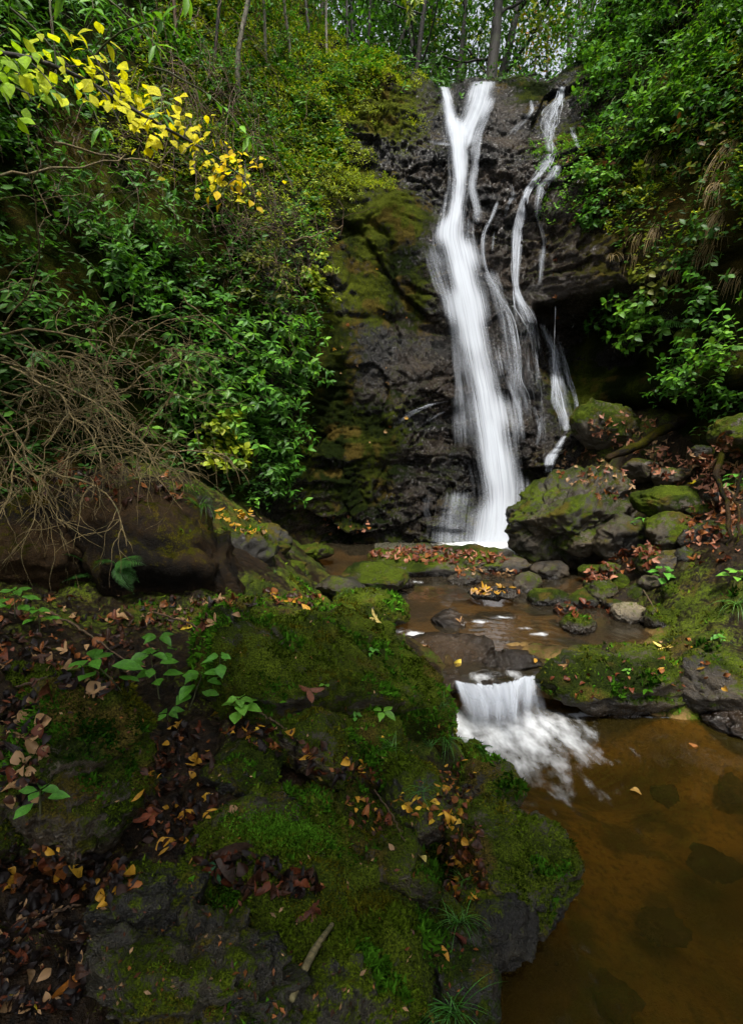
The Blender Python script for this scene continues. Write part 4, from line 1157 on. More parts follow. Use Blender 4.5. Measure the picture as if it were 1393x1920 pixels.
for (n, w, ls, pal, T, per, sd, rad, hang) in [
        (6500, fm * left * (zc > 1.2) * (.15 + dk), .085, 'deep', T_S6, 6, 201, .24, 0),
        (3000, fm * left * (zc > 1.8) * (.1 + sstep(.0, .4, clump)), .10, 'green', T_S6, 6, 202, .30, 0),
        (4600, fm * left * (zc > 5.0) * (xc > -3.0), .060, 'lime', T_S4, 7, 203, .20, 0),
        (3400, fm * left * (zc > 4.8) * (xc > -2.6) * sstep(-.1, .3, clump), .06, 'lime', T_S4, 7, 204, .22, 0),
        (4200, fm * ~left * (zc > 4.5) * (.2 + dk), .085, 'deep', T_S6, 6, 205, .26, 0),
        (2200, fm * ~left * (zc > 6.6) * (.25 + sstep(-.2, .2, clump)), .075, 'green', T_S6, 7, 206, .36, 0),
        (900, fm * ~left * (zc > 6.4) * sstep(.0, .3, clump), .09, 'bright', T_S6, 7, 216, .4, 0),
        (1500, fm * ~left * (zc > 4.6) * (zc < 7.4) * (.1 + dk), .075, 'lime', T_S6, 5, 207, .18, .3),
        (800, fm * ~left * (zc > 5.2), .075, 'mixed', T_S6, 5, 208, .3, .1),
        (700, (1 - fm) * (xc > -1.0) * (xc < 1.15) * (zc > 6.2) * inview * sstep(-.05, .2, clump), .045, 'lime', T_S4, 6, 209, .10, 0),
        (260, (1 - fm) * (xc > 2.9) * (xc < 4.2) * (zc > 5.8) * (zc < 7.6) * inview, .06, 'bright', T_S6, 6, 210, .14, .2)]:
    V, F, C = sprigs(n, w + 1e-12, ls, pal, T, per, sd, rad, hang)
    cover.add(V, F, C)
uo = link('undergrowth', cover.mesh('undergrowth', M['leaf_mass']), kind='stuff')
tag(uo, 'low leafy undergrowth clothing the steep slopes on both sides of the falls', 'undergrowth')

# ---- shrubs on the left slope
SH = [  # px, py, size, leaf, twigs, palette, template, individuals, label
    (505, 645, .75, .145, 30, 'bright', T_ML, 110, 'bright green whorled shrub hanging at the edge of the wet cliff'),
    (560, 700, .45, .13, 20, 'green', T_ML, 70, 'green whorled sprays closest to the mossy buttress'),
    (430, 705, .70, .150, 28, 'green', T_ML, 100, 'broad green shrub in the middle of the lower left slope'),
    (380, 775, .65, .150, 26, 'bright', T_ML, 100, 'pale green shrub with layered leaves above the yellowing bush'),
    (400, 838, .50, .110, 26, 'lime', T_RO, 90, 'yellowing small leaved bush low on the left slope'),
    (500, 800, .60, .140, 26, 'green', T_ML, 90, 'green shrub drooping over the dark base of the slope'),
    (515, 890, .42, .13, 18, 'green', T_ML, 60, 'lowest green shrub above the upper pool'),
    (330, 655, .60, .13, 22, 'green', T_ML, 50, 'dark green shrub behind the bare branches'),
    (300, 760, .50, .12, 20, 'green', T_ML, 50, 'shaded green bush between the bare thicket and the pale shrub'),
    (250, 420, .60, .12, 22, 'green', T_ML, 40, 'dark glossy shrub below the yellow branch'),
    (130, 420, .55, .12, 20, 'green', T_ML, 30, 'dark shrub in the shade at the upper left'),
    (200, 520, .55, .11, 20, 'green', T_ML, 30, 'dim green shrub above the bare thicket'),
    (90, 620, .50, .11, 18, 'green', T_ML, 20, 'shaded leaves behind the bare thicket at the left edge'),
    (620, 355, .55, .075, 40, 'lime', T_LA, 60, 'feathery yellow green bush at the top of the mossy buttress'),
    (560, 440, .55, .085, 30, 'bright', T_LA, 50, 'light green bush left of the feathery yellow green one'),
    (590, 520, .40, .085, 24, 'lime', T_RO, 60, 'small yellow green bush beside the bare sloping stick'),
    (470, 520, .60, .10, 24, 'olive', T_ML, 30, 'olive bush under the reddish dry tangle'),
    (560, 220, .60, .10, 22, 'bright', T_LA, 40, 'strappy green plant clump on the upper left slope'),
    (480, 240, .60, .085, 24, 'green', T_LA, 30, 'narrow leaved bush beside the pale bent trunk'),
    (400, 160, .70, .09, 24, 'green', T_ML, 20, 'sunlit small leaved bush near the top of the left slope'),
    (520, 120, .70, .09, 24, 'green', T_ML, 20, 'leafy bush among the thin trunks at the top'),
    (640, 160, .55, .08, 24, 'green', T_ML, 20, 'dark bush at the edge of the hollow above the falls'),
    (690, 210, .40, .06, 26, 'lime', T_LA, 30, 'grassy yellow green clump on the mossy knob left of the lip'),
    (120, 60, .80, .11, 24, 'green', T_ML, 20, 'dark leafy bush behind the yellow branch at the top left'),
    (300, 250, .60, .08, 20, 'olive', T_ML, 10, 'thin olive bush behind the hanging dry stems'),
]
for k, (px, py, size, ls, ntw, pal, T, nind, lab) in enumerate(SH):
    shrub('leafy_shrub', lab, 'shrub', px, py, size, ls * (.9 if py > 500 else .8), int(ntw * 1.4), pal, T, nind, 'shrubs on the left slope', seed=k, per=6, whorl=5)
SR = [
    (1130, 70, .75, .09, 34, 'green', T_OV, 30, 'bright shrub nearest the skyline gap on the right'),
    (1180, 60, .9, .10, 34, 'green', T_OV, 30, 'tall leafy shrub right of the skyline gap'),
    (1270, 50, .9, .10, 34, 'green', T_OV, 30, 'dense shrub in the middle of the top right slope'),
    (1360, 60, .8, .10, 30, 'deep', T_OV, 30, 'dark shrub filling the top right corner'),
    (1135, 150, .65, .10, 30, 'bright', T_OV, 40, 'light green shrub overhanging the top right rivulet'),
    (1180, 160, .8, .11, 34, 'green', T_OV, 40, 'shrub with a few orange leaves on the upper right slope'),
    (1290, 160, .8, .11, 34, 'bright', T_OV, 40, 'pale leaved shrub below the top right corner'),
    (1370, 190, .7, .11, 26, 'green', T_OV, 40, 'leafy shrub at the right edge above the hanging dry grass'),
    (1175, 250, .65, .10, 30, 'green', T_OV, 40, 'drooping shrub above the ledge of orange leaves'),
    (1240, 250, .8, .115, 34, 'bright', T_OV, 60, 'broad shrub in the middle of the right slope'),
    (1340, 290, .7, .11, 26, 'mixed', T_OV, 40, 'shrub mottled with autumn leaves at the right'),
    (1110, 340, .45, .085, 30, 'bright', T_RO, 60, 'round leaved creeper on the brown rock shoulder'),
    (1180, 345, .45, .09, 26, 'lime', T_RO, 50, 'yellowish creeper right of the brown rock shoulder'),
    (1120, 410, .40, .085, 26, 'green', T_RO, 60, 'green creeper cushion at the edge of the bare brown rock'),
    (1320, 470, .60, .11, 22, 'deep', T_OV, 40, 'shaded shrub on the right wall between dry grass tufts'),
    (1210, 610, .60, .135, 26, 'bright', T_OV, 80, 'green shrub hanging under the overhang with ferns'),
    (1160, 590, .50, .13, 20, 'green', T_OV, 60, 'green sprays left of the ferns under the overhang'),
    (1330, 560, .6, .11, 22, 'green', T_OV, 40, 'green bush on the right wall level with the ferns'),
    (1300, 700, .60, .11, 30, 'green', T_OV, 70, 'spreading green bush on the lower right bank'),
    (1370, 680, .60, .11, 28, 'bright', T_OV, 60, 'bright bush at the right edge of the lower bank'),
    (1375, 760, .50, .10, 22, 'green', T_OV, 50, 'leafy bush above the leaf strewn boulder at the right edge'),
    (1240, 520, .5, .10, 18, 'olive', T_RO, 30, 'sparse creeper on the brown wall above the ferns'),
]
for k, (px, py, size, ls, ntw, pal, T, nind, lab) in enumerate(SR):
    shrub('leafy_shrub', lab, 'shrub', px, py, size, ls, ntw, pal, T, nind, 'shrubs on the right slope', seed=100 + k)

# ---- trees above the falls
def tree(label, base, h, r0, lean, seed, crown=None, pal='green', ls=.10, nleaf=1800, bark='bark', limbs=5, sides=7, bend=.06, first=.35, name='forest_tree', grp='trees above the falls', crown_r=1.3, reach=1.0):
    r = np.random.default_rng(7000 + seed)
    root = thing(name, label, 'tree', base, grp)
    path = wander(base - UP * .3, np.array([lean[0], lean[1], 1.0]), h, 16, bend, 0, r)
    V, F = tube(path, r0 * (1 - .75 * np.linspace(0, 1, 17)) * (1 + .12 * r.random(17)), sides)
    link('trunk', mesh('trunk', V - base, F, M[bark]), root)
    tips = []
    for k in range(limbs):
        s = first + (1 - first) * (k + r.random()) / limbs
        i = min(15, int(s * 16))
        a = r.uniform(0, 2 * math.pi)
        lp = wander(path[i], np.array([math.cos(a), math.sin(a) * .7, r.uniform(.2, .9)]), h * r.uniform(.22, .42) * reach, 9, .16, .01, r)
        lr = r0 * (1 - .75 * s) * .5
        V, F = tube(lp, np.linspace(lr, lr * .2, 10), 5)
        b = Bag(); b.add(V, F)
        for m_ in range(4):
            j = int(r.integers(3, 10))
            tp = wander(lp[j], r.normal(0, 1, 3) + np.array([0, 0, .4]), h * r.uniform(.08, .18), 6, .2, .02, r)
            b.add(*tube(tp, np.linspace(lr * .3, lr * .08, 7), 4)); tips += [tp[3], tp[5], tp[6]]
        link('limb', b.mesh('limb', M[bark], base), root)
        tips += [lp[5], lp[7], lp[9]]
    tips += [path[-1], path[-2]]
    tips = np.array(tips)
    if nleaf:
        n = nleaf
        c = tips[r.integers(0, len(tips), n)]
        pos = c + r.normal(0, .26 * crown_r, (n, 3)) * np.array([1, 1, .7])
        V, F, C = mass(T_S4, pos, r.normal(0, 1, (n, 3)) + np.array([0, 0, -.2]), UP + r.normal(0, .5, (n, 3)), ls * r.uniform(.6, 1.3, n), colours(pal, n, r))
        link('crown', mesh('crown', V - base, F, M['leaf_mass'], True, {'col': C}), root, kind='stuff')
    return root
def on_plateau(px, d):
    x_ = (px - 696.5) / FPX * d
    y_ = d * CP + 0.0
    return np.array([x_, y_, plateau_z(x_, y_)])
TR = [  # px, d, height, radius, lean, palette, leaves, bark, label
    (893, 13.2, 7.5, .15, (.10, .0), 'deep', 2200, 'bark', 'thick dark leaning trunk standing in the skyline gap'),
    (868, 14.0, 7.0, .13, (.22, .0), 'deep', 1500, 'bark', 'dark slanting trunk just left of the thickest one'),
    (838, 15.0, 6.5, .09, (.06, .0), 'deep', 1500, 'bark', 'slim dark trunk in the hollow above the falls'),
    (800, 14.0, 6.5, .08, (-.05, .0), 'green', 1500, 'bark', 'slim trunk above the left lip of the falls'),
    (765, 13.2, 6.0, .07, (.08, 0), 'green', 1500, 'bark', 'thin leafy tree left of the hollow'),
    (940, 16.5, 6.5, .06, (.15, 0), 'autumn', 500, 'bark', 'thin yellowing tree behind the skyline gap'),
    (985, 15.5, 6.5, .05, (-.12, 0), 'lime', 600, 'bark', 'yellow green sapling at the right of the skyline gap'),
    (1035, 13.5, 6.0, .06, (.02, 0), 'lime', 1700, 'pale_bark', 'yellow leaved tree right of the skyline gap'),
    (1075, 12.5, 5.5, .06, (-.15, 0), 'green', 1800, 'pale_bark', 'slanting thin trunk over the top right rivulet'),
    (1020, 19.0, 7.5, .08, (0, 0), 'green', 700, 'bark', 'distant tree seen through the skyline gap'),
    (720, 15.0, 6.5, .08, (.05, 0), 'deep', 2200, 'bark', 'dense dark tree left of the hollow'),
    (670, 13.5, 6.0, .06, (-.04, 0), 'green', 1800, 'bark', 'leafy tree above the mossy knob'),
    (875, 20.0, 8.0, .09, (0, 0), 'green', 1400, 'bark', 'distant leafy tree behind the thick trunk'),
    (780, 20.0, 8.5, .10, (0, 0), 'deep', 2600, 'bark', 'distant dark tree behind the hollow'),
]
TR += [(690, 17.0, 8.5, .10, (0, 0), 'deep', 3600, 'bark', 'tall dark tree behind the mossy knob'), (745, 17.5, 9.0, .10, (.03, 0), 'deep', 3800, 'bark', 'tall dark tree left of the hollow, behind'),
       (815, 17.0, 9.0, .10, (0, 0), 'deep', 3800, 'bark', 'tall dark tree behind the hollow above the left lip'), (860, 18.0, 9.5, .10, (-.02, 0), 'deep', 3600, 'bark', 'tall dark tree left of the thickest trunk, behind'),
       (1135, 16.5, 8.0, .09, (.02, 0), 'green', 3000, 'bark', 'tall green tree behind the top right rivulet'), (1200, 15.0, 8.0, .09, (0, 0), 'green', 3000, 'bark', 'tall green tree at the right of the skyline'),
       (620, 16.0, 8.0, .09, (0, 0), 'green', 3000, 'bark', 'tall green tree behind the thin saplings')]
for k, (px, d, h, r0, lean, pal, nl, bk, lab) in enumerate(TR):
    tree(lab, on_plateau(px, d), h, r0, lean, k, None, pal, .13 if nl < 2500 else .19, nl, bk, 6 if nl < 2500 else 10, 7, .05 if r0 < .2 else .07, .3 if nl < 2500 else .12, crown_r=(1.3 if nl < 2500 else 1.7) * (.6 if 920 < px < 1100 else 1), reach=.45 if 920 < px < 1100 else .6 if px == 893 else 1)
# thin poles on the upper left slope
PO = [(447, 190, 5.0, .045, (-.05, -.1), 'pale_bark', 'pale bent trunk on the upper left slope'), (500, 130, 5, .03, (.05, -.1), 'pale_bark', 'thin pale pole right of the bent trunk'),
      (545, 110, 5, .03, (-.06, -.1), 'pale_bark', 'thin pole above the strappy plant clump'), (585, 100, 5, .035, (.06, -.1), 'bark', 'dark thin pole in the middle of the upper left row'),
      (612, 90, 5, .028, (-.03, -.1), 'pale_bark', 'thin grey pole left of the mossy knob'), (650, 95, 5, .03, (.03, -.1), 'bark', 'thin dark pole behind the mossy knob'),
      (395, 130, 5, .03, (.08, -.1), 'bark', 'thin dark pole left of the bent trunk'), (340, 110, 5, .028, (-.08, -.15), 'dry', 'thin brown pole among the hanging stems'),
      (690, 105, 4.5, .03, (.0, -.05), 'bark', 'thin dark pole near the hollow above the falls')]
for k, (px, py, h, r0, lean, bk, lab) in enumerate(PO):
    b_, n_ = hit(px, py)
    if b_ is not None:
        tree(lab, b_, h, r0, lean, 40 + k, None, 'green', .085, 700, bk, 4, 5, .07, .25, 'sapling', 'thin saplings on the upper left slope', .9)
# dark bushes in the hollow behind the lip
for k, (px, d, size, lab) in enumerate([(790, 12.4, 1.1, 'dark bush in the hollow above the left lip'), (840, 12.8, 1.2, 'dark bush in the middle of the hollow'), (885, 12.6, 1.0, 'dark bush at the foot of the thick trunk'),
                                        (935, 12.9, .8, 'low bush at the foot of the skyline gap'), (1000, 12.6, .8, 'leafy bush on the rim right of the skyline gap'), (1060, 12.2, .9, 'bush on the rim above the top right rivulet'), (740, 12.2, 1.0, 'bush behind the mossy knob on the rim')]):
    shrub('rim_bush', lab, 'bush', 0, 0, size, .12, 60, 'deep' if k < 4 else 'green', T_S4, 0, 'bushes on the rim', 0.3, 1.0, .04, 9, 4, 300 + k, .4, on_plateau(px, d) + UP * .05, np.array([0, -1, .3]), far=True)

# ---- bare branches, dry stems
def bare_shrub(label, base, nbr, length, d0, seed, mat='twig', r0=.0085, spread=.8, droop=.05, twigs=13, grp=None, jit=.18):
    r = np.random.default_rng(8000 + seed)
    root = thing('bare_shrub', label, 'shrub', base, grp)
    for k in range(nbr):
        b0 = base + r.normal(0, .18, 3) * np.array([1, 1, .6])
        p = wander(b0, np.asarray(d0) + r.normal(0, spread, 3), length * r.uniform(.5, 1.1), 14, jit, droop, r)
        bag = Bag(); rr = r0 * r.uniform(.5, 1.1)
        bag.add(*tube(p, np.linspace(rr, rr * .35, 15), 5))
        for m_ in range(twigs):
            j = int(r.integers(3, 14))
            t_ = wander(p[j], unit(p[j] - p[j - 1]) * .8 + r.normal(0, .6, 3), length * r.uniform(.15, .5), 9, .22, droop * 1.3, r)
            bag.add(*tube(t_, np.linspace(rr * .45, rr * .16, 10), 4))
            if r.random() < .7:
                u_ = wander(t_[5], unit(t_[5] - t_[4]) + r.normal(0, .7, 3), length * r.uniform(.08, .25), 6, .25, droop, r)
                bag.add(*tube(u_, np.linspace(rr * .25, rr * .12, 7), 3))
        link('branch', bag.mesh('branch', M[mat], base), root)
    return root
TH = [((40, 760, 3.9), 11, 1.3, (.5, -.25, .15), 'tan bare branched shrub at the left edge above the dark rock'), ((150, 800, 4.3), 11, 1.1, (.4, -.3, .1), 'tangled bare shrub over the dark undercut boulder'),
      ((20, 640, 4.0), 9, 1.2, (.6, -.1, .35), 'upper bare shrub with curved tan limbs at the left edge'), ((230, 700, 4.9), 8, 1.0, (.3, -.3, .3), 'forked bare shrub beside the shaded green leaves'),
      ((60, 880, 4.0), 11, 1.1, (.5, -.3, -.15), 'lowest bare tangle drooping in front of the dark rock'), ((250, 860, 4.7), 8, .9, (.5, -.3, -.1), 'drooping bare twigs above the rock peak')]
for k, (c, nb, L, d0, lab) in enumerate(TH):
    bare_shrub(lab, P(*c), nb, L, d0, k, grp='bare thicket on the left', droop=.05 if k < 4 else .09)
def tangle(label, pts, n, L, mat, seed, r0=.004, jit=.2, droop=.2, d0=(0, -.4, -.3), grp='dry hanging stems'):
    r = np.random.default_rng(8500 + seed)
    hs = [h for h in (hit(*p) for p in pts) if h[0] is not None]
    base = hs[0][0]
    root = thing('dry_vine', label, 'vine', base, grp)
    bag = Bag()
    for k in range(n):
        c, nr = hs[int(r.integers(0, len(hs)))]
        p = wander(c + nr * .1 + r.normal(0, .35, 3) * np.array([1, .3, 1]), np.asarray(d0) + nr * .6 + r.normal(0, .5, 3), L * r.uniform(.4, 1.2), 12, jit, droop, r)
        bag.add(*tube(p, r0 * r.uniform(.5, 1.4), 3))
    link('stem', bag.mesh('stem', M[mat], base), root, kind='stuff')
tangle('long dry stems hanging behind the yellow branch', [(300, 60), (280, 140), (330, 180), (260, 220)], 130, 1.6, 'dry', 1)
tangle('brown dry stems hanging beside the pale bent trunk', [(390, 120), (400, 220), (380, 300)], 110, 1.3, 'dry', 2)
tangle('reddish dry tangle in the middle of the left slope', [(420, 440), (470, 480), (500, 430), (440, 520)], 150, 1.0, 'dry', 3, .0035, .3, .06)
tangle('thin dry vines below the yellow branch tip', [(330, 330), (400, 380), (450, 400)], 100, 1.1, 'dry', 4, .0035, .3, .1)
tangle('fine brown stems at the upper left in deep shade', [(80, 250), (150, 330), (60, 350)], 80, 1.0, 'dry', 5, .003, .25, .05)
tangle('pale thin vines on the upper left slope', [(520, 60), (560, 150), (600, 60), (480, 100)], 70, 1.6, 'twig', 6, .004, .15, .02, (0, -.2, .6))
for k, (a, b, r0, lab) in enumerate([((545, 455, 8.3), (640, 425, 8.6), .014, 'bare dead stick leaning across the green slope'), ((100, 270, 4.6), (330, 320, 5.2), .010, 'thin bare twig under the yellow branch'),
                                     ((0, 330, 4.3), (240, 300, 4.9), .012, 'dark bare bough at the upper left edge'), ((340, 560, 6.0), (470, 660, 6.6), .010, 'thin slanting twig among the dark leaves')]):
    A, Bq = P(*a), P(*b)
    V, F = tube(np.linspace(A, Bq, 12) + rng.normal(0, .018, (12, 3)), np.linspace(r0, r0 * .5, 12), 6)
    tag(link('dead_stick', mesh('dead_stick', V - A, F, M['twig']), loc=Vector(A)), lab, 'stick')

# ---- the yellow branch
yb = P(-40, 120, 2.9)
yroot = thing('yellow_branch', 'drooping branch of bright yellow leaves at the top left', 'branch', yb)
r = np.random.default_rng(77)
main = resample([P(-40, 95, 2.9), P(60, 110, 2.9), P(160, 150, 3.0), P(250, 205, 3.05), P(320, 245, 3.1), P(390, 285, 3.2), P(450, 330, 3.3), P(480, 375, 3.35)], 30)
twl = [main]
V, F = tube(main, np.linspace(.013, .003, 30), 6)
two = [link('branch', mesh('branch', V - yb, F, M['bark']), yroot)]
for (i0, tgt) in [(2, (60, 190, 2.8)), (3, (110, 175, 2.7)), (6, (230, 150, 3.0)), (9, (230, 240, 2.8)), (11, (150, 70, 3.1)), (13, (300, 215, 3.1)), (15, (270, 235, 2.8)), (18, (360, 235, 3.2)), (20, (340, 290, 2.9)), (23, (400, 330, 3.2)), (25, (410, 375, 3.2)), (26, (460, 300, 3.5)), (1, (20, 60, 3.1)), (0, (20, 205, 2.8))]:
    tp = resample([main[i0], (main[i0] + P(*tgt)) / 2 + np.array([0, 0, .03]), P(*tgt)], 10)
    V, F = tube(tp, np.linspace(.005, .0015, 10), 4)
    two.append(link('twig', mesh('twig', V - yb, F, M['bark']), yroot))
    twl.append(tp)
for ti, tp in enumerate(twl):
    n = 100 if ti == 0 else 17
    for k in range(n):
        s = (k + r.random()) / n * (len(tp) - 1.01)
        i = int(s); p = tp[i] + (tp[i + 1] - tp[i]) * (s - i)
        tg = unit(tp[i + 1] - tp[i])
        side = np.cross(tg, UP) * (1 if k % 2 else -1)
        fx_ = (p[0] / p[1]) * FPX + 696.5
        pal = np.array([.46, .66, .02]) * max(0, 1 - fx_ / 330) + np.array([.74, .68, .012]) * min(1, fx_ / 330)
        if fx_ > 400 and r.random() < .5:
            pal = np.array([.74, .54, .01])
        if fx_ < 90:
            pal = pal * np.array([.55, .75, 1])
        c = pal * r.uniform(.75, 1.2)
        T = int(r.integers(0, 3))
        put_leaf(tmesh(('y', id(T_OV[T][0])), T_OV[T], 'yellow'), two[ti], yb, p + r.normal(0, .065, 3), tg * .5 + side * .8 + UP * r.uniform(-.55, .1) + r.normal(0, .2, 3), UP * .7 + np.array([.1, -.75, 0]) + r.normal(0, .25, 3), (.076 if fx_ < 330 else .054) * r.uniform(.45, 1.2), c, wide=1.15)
# green leaves hanging into the top left corner
shrub('overhanging_bough', 'dark green leafy bough hanging into the top left corner', 'branch', 0, 0, .9, .13, 22, 'bright', T_LA, 90, None, .5, .1, .12, 6, 5, 400, .35, P(60, 10, 3.4), np.array([.4, -.8, -.2]))
shrub('overhanging_bough', 'light green pinnate spray hanging in front of the sky at the top', 'branch', 0, 0, .75, .11, 6, 'lime', T_LA, 80, None, .4, -.5, .12, 12, 3, 401, .2, P(790, -45, 8.0), np.array([0, -.6, -.6]))

# ---- unseen trees added to shade the near bank and the left slope
def unseen_shade_tree(label, base, h, tops, seed, n, ls=.26, rad=.75):
    r = np.random.default_rng(7700 + seed)
    base = np.asarray(base, float)
    root = thing('unseen_shade_tree', label, 'tree', base, 'unseen trees added for shade')
    fork = base + np.array([r.normal(0, .2), r.normal(0, .2), h])
    V, F = tube(resample([base - UP * .3, (base + fork) / 2 + r.normal(0, .12, 3), fork], 14), np.linspace(.17, .10, 14), 8)
    link('trunk', mesh('trunk', V - base, F, M['bark']), root)
    for t_ in tops:
        t_ = np.asarray(t_, float)
        lp = resample([fork, (fork + t_) / 2 + np.array([0, 0, .35]), t_], 10)
        V, F = tube(lp, np.linspace(.07, .012, 10), 6)
        link('limb', mesh('limb', V - base, F, M['bark']), root)
    tops = np.array(tops, float)
    c = tops[r.integers(0, len(tops), n)]
    pos = c + np.clip(r.normal(0, 1, (n, 3)), -1.9, 1.9) * rad * np.array([1, 1, .45])
    V, F, C = mass(T_S4, pos, r.normal(0, 1, (n, 3)) * np.array([1, 1, .4]), UP + r.normal(0, .35, (n, 3)), ls * r.uniform(.6, 1.3, n), colours('deep', n, r))
    link('crown', mesh('crown', V - base, F, M['leaf_mass'], True, {'col': C}), root, kind='stuff')
unseen_shade_tree('unseen tree added on the left bank to shade the near rocks', (-3.9, .6, 1.6), 3.6, [(-2.8, .3, 5.6), (-1.7, .1, 5.7), (-.6, .2, 5.8), (-1.8, -.8, 6.0), (-3.6, .6, 5.8), (-.4, -.7, 6.2), (-3.0, -.9, 6)], 1, 2000)
unseen_shade_tree('unseen tree added behind the viewpoint to shade the near bank', (-1.6, -2.6, .8), 4.2, [(-2.4, -1.6, 6.2), (-1.2, -1.4, 6.4), (0, -1.2, 6.4), (.9, -1.8, 6.3), (-1, -3, 6.6), (.4, -.4, 6.6)], 2, 1700)
unseen_shade_tree('unseen tree added for shade beside the lower pool, behind the viewpoint', (2.6, -1.8, .5), 4.6, [(1.2, -1.2, 6.6), (2.2, -1.3, 6.7), (3.2, -1.2, 6.6), (1.8, -.6, 6.8), (3.0, -2, 6.6), (.8, -.8, 6.6)], 3, 900)
unseen_shade_tree('unseen tree added high on the left slope to shade the thicket', (-5.4, 2.6, 4.2), 3.2, [(-4.4, 2.6, 7.4), (-3.8, 3.4, 7.6), (-4.6, 3.8, 7.8), (-3.4, 2.4, 7.2), (-5.2, 4.4, 8.2)], 4, 2000)

# ================================================================== SMALL THINGS
# ---- ferns
T_PIN = strip_leaf([.01, .055, .07, .065, .05, .028, .002], .3, .25, .004, 31)
def frond_mesh(n=22, L=1.0, wid=.30, arch=.35, seed=0, hang=0.0):
    r = np.random.default_rng(seed)
    b = Bag()
    s = np.linspace(0, 1, 14)
    path = np.stack([s * L * (1 - .12 * s), 0 * s, arch * L * (s - s ** 2 * 1.25) - hang * s * s], 1)
    b.add(*tube(path, np.linspace(.010, .003, 14) * L, 4))
    for k in range(n):
        u = .12 + .86 * k / n
        i = min(12, int(u * 13)); f = u * 13 - i
        p = path[i] * (1 - f) + path[i + 1] * f
        tg = unit(path[i + 1] - path[i])
        ln = wid * L * (math.sin(math.pi * min(1, u * .78 + .25)) ** .8) * r.uniform(.9, 1.08)
        for sd in (-1, 1):
            V, F, C = mass(T_PIN, p[None], (np.array([.35, sd * 1.0, 0]) + tg * .2)[None], (UP + np.array([0, 0, .1]))[None], np.array([ln]), np.zeros((1, 3)))
            V = V.copy(); V[:, 2] -= .25 * np.abs(V[:, 1]) ** 1.5
            b.add(V, F)
    return b.mesh('frond', M['leaf_obj'])
FM = [frond_mesh(22, 1, .30, .45, 1, .1), frond_mesh(26, 1, .24, .25, 2, .35), frond_mesh(18, 1, .34, .6, 3, .3)]
def fern(label, base, nor, fr, seed=0, grp='ferns'):
    """fr: list of (direction, length, colour)"""
    r = np.random.default_rng(9000 + seed)
    root = thing('fern', label, 'fern', base, grp)
    for k, (d, L, c) in enumerate(fr):
        put_leaf(FM[int(r.integers(0, 3))], root, base, base, d, UP + np.asarray(nor) * .5, L, np.array(c) * r.uniform(.8, 1.15), 'frond')
GN, BG, YG = (.035, .115, .020), (.07, .21, .03), (.20, .27, .03)
for k, (px, py, fr, lab) in enumerate([
    (165, 1080, [((.1, -.5, .9), .34, GN), ((-.6, -.5, .5), .24, GN), ((.6, -.5, .3), .26, GN), ((-.2, -.8, .35), .22, GN)], 'small fern rooted in front of the dark undercut boulder'),
    (215, 1060, [((.8, -.4, .25), .30, GN), ((.6, -.6, -.25), .28, GN), ((.8, -.5, -.05), .24, GN), ((-.2, -.7, .4), .2, GN)], 'fern with fronds drooping across the dark boulder face'),
    (1185, 600, [((0, -.5, .9), .55, YG), ((.4, -.6, .4), .5, BG), ((-.5, -.6, .3), .45, BG)], 'yellow green fern standing under the brown overhang'),
    (1235, 615, [((.8, -.5, .2), .85, BG), ((.3, -.8, .1), .7, BG), ((-.6, -.6, .2), .6, BG), ((.9, -.4, -.2), .7, YG)], 'large fern spreading below the brown overhang'),
    (1270, 620, [((.3, -.7, -.5), .65, YG), ((.6, -.6, -.2), .6, YG), ((-.1, -.8, -.3), .5, YG)], 'pale fern hanging at the edge of the dark recess'),
    (410, 745, [((.8, -.5, .2), .75, BG), ((.2, -.9, .1), .6, BG), ((-.6, -.7, .2), .55, BG)], 'broad fern in the green shrubs of the left slope'),
    (510, 545, [((.2, -.6, -.7), .55, GN), ((-.3, -.6, -.7), .5, GN), ((.5, -.5, -.6), .55, GN)], 'dark fern hanging below the reddish dry tangle'),
    (606, 485, [((.0, -.4, 1), .32, YG), ((.5, -.5, .5), .25, YG), ((-.5, -.5, .5), .22, YG)], 'little bright fern beside the dead stick'),
    (470, 800, [((.7, -.6, .3), .5, BG), ((-.4, -.8, .2), .45, BG)], 'small fern low in the green shrubs'),
    (1340, 620, [((.3, -.7, .3), .5, GN), ((-.5, -.7, .1), .5, GN)], 'dark fern at the right edge'),
    (900, 1405, [((.4, -.6, .6), .12, BG), ((-.3, -.6, .6), .12, BG), ((.1, -.8, .3), .1, BG)], 'tiny fern above the round mossy knob')]):
    b_, n_ = hit(px, py)
    if b_ is not None:
        fern(lab, b_, n_, fr, k)

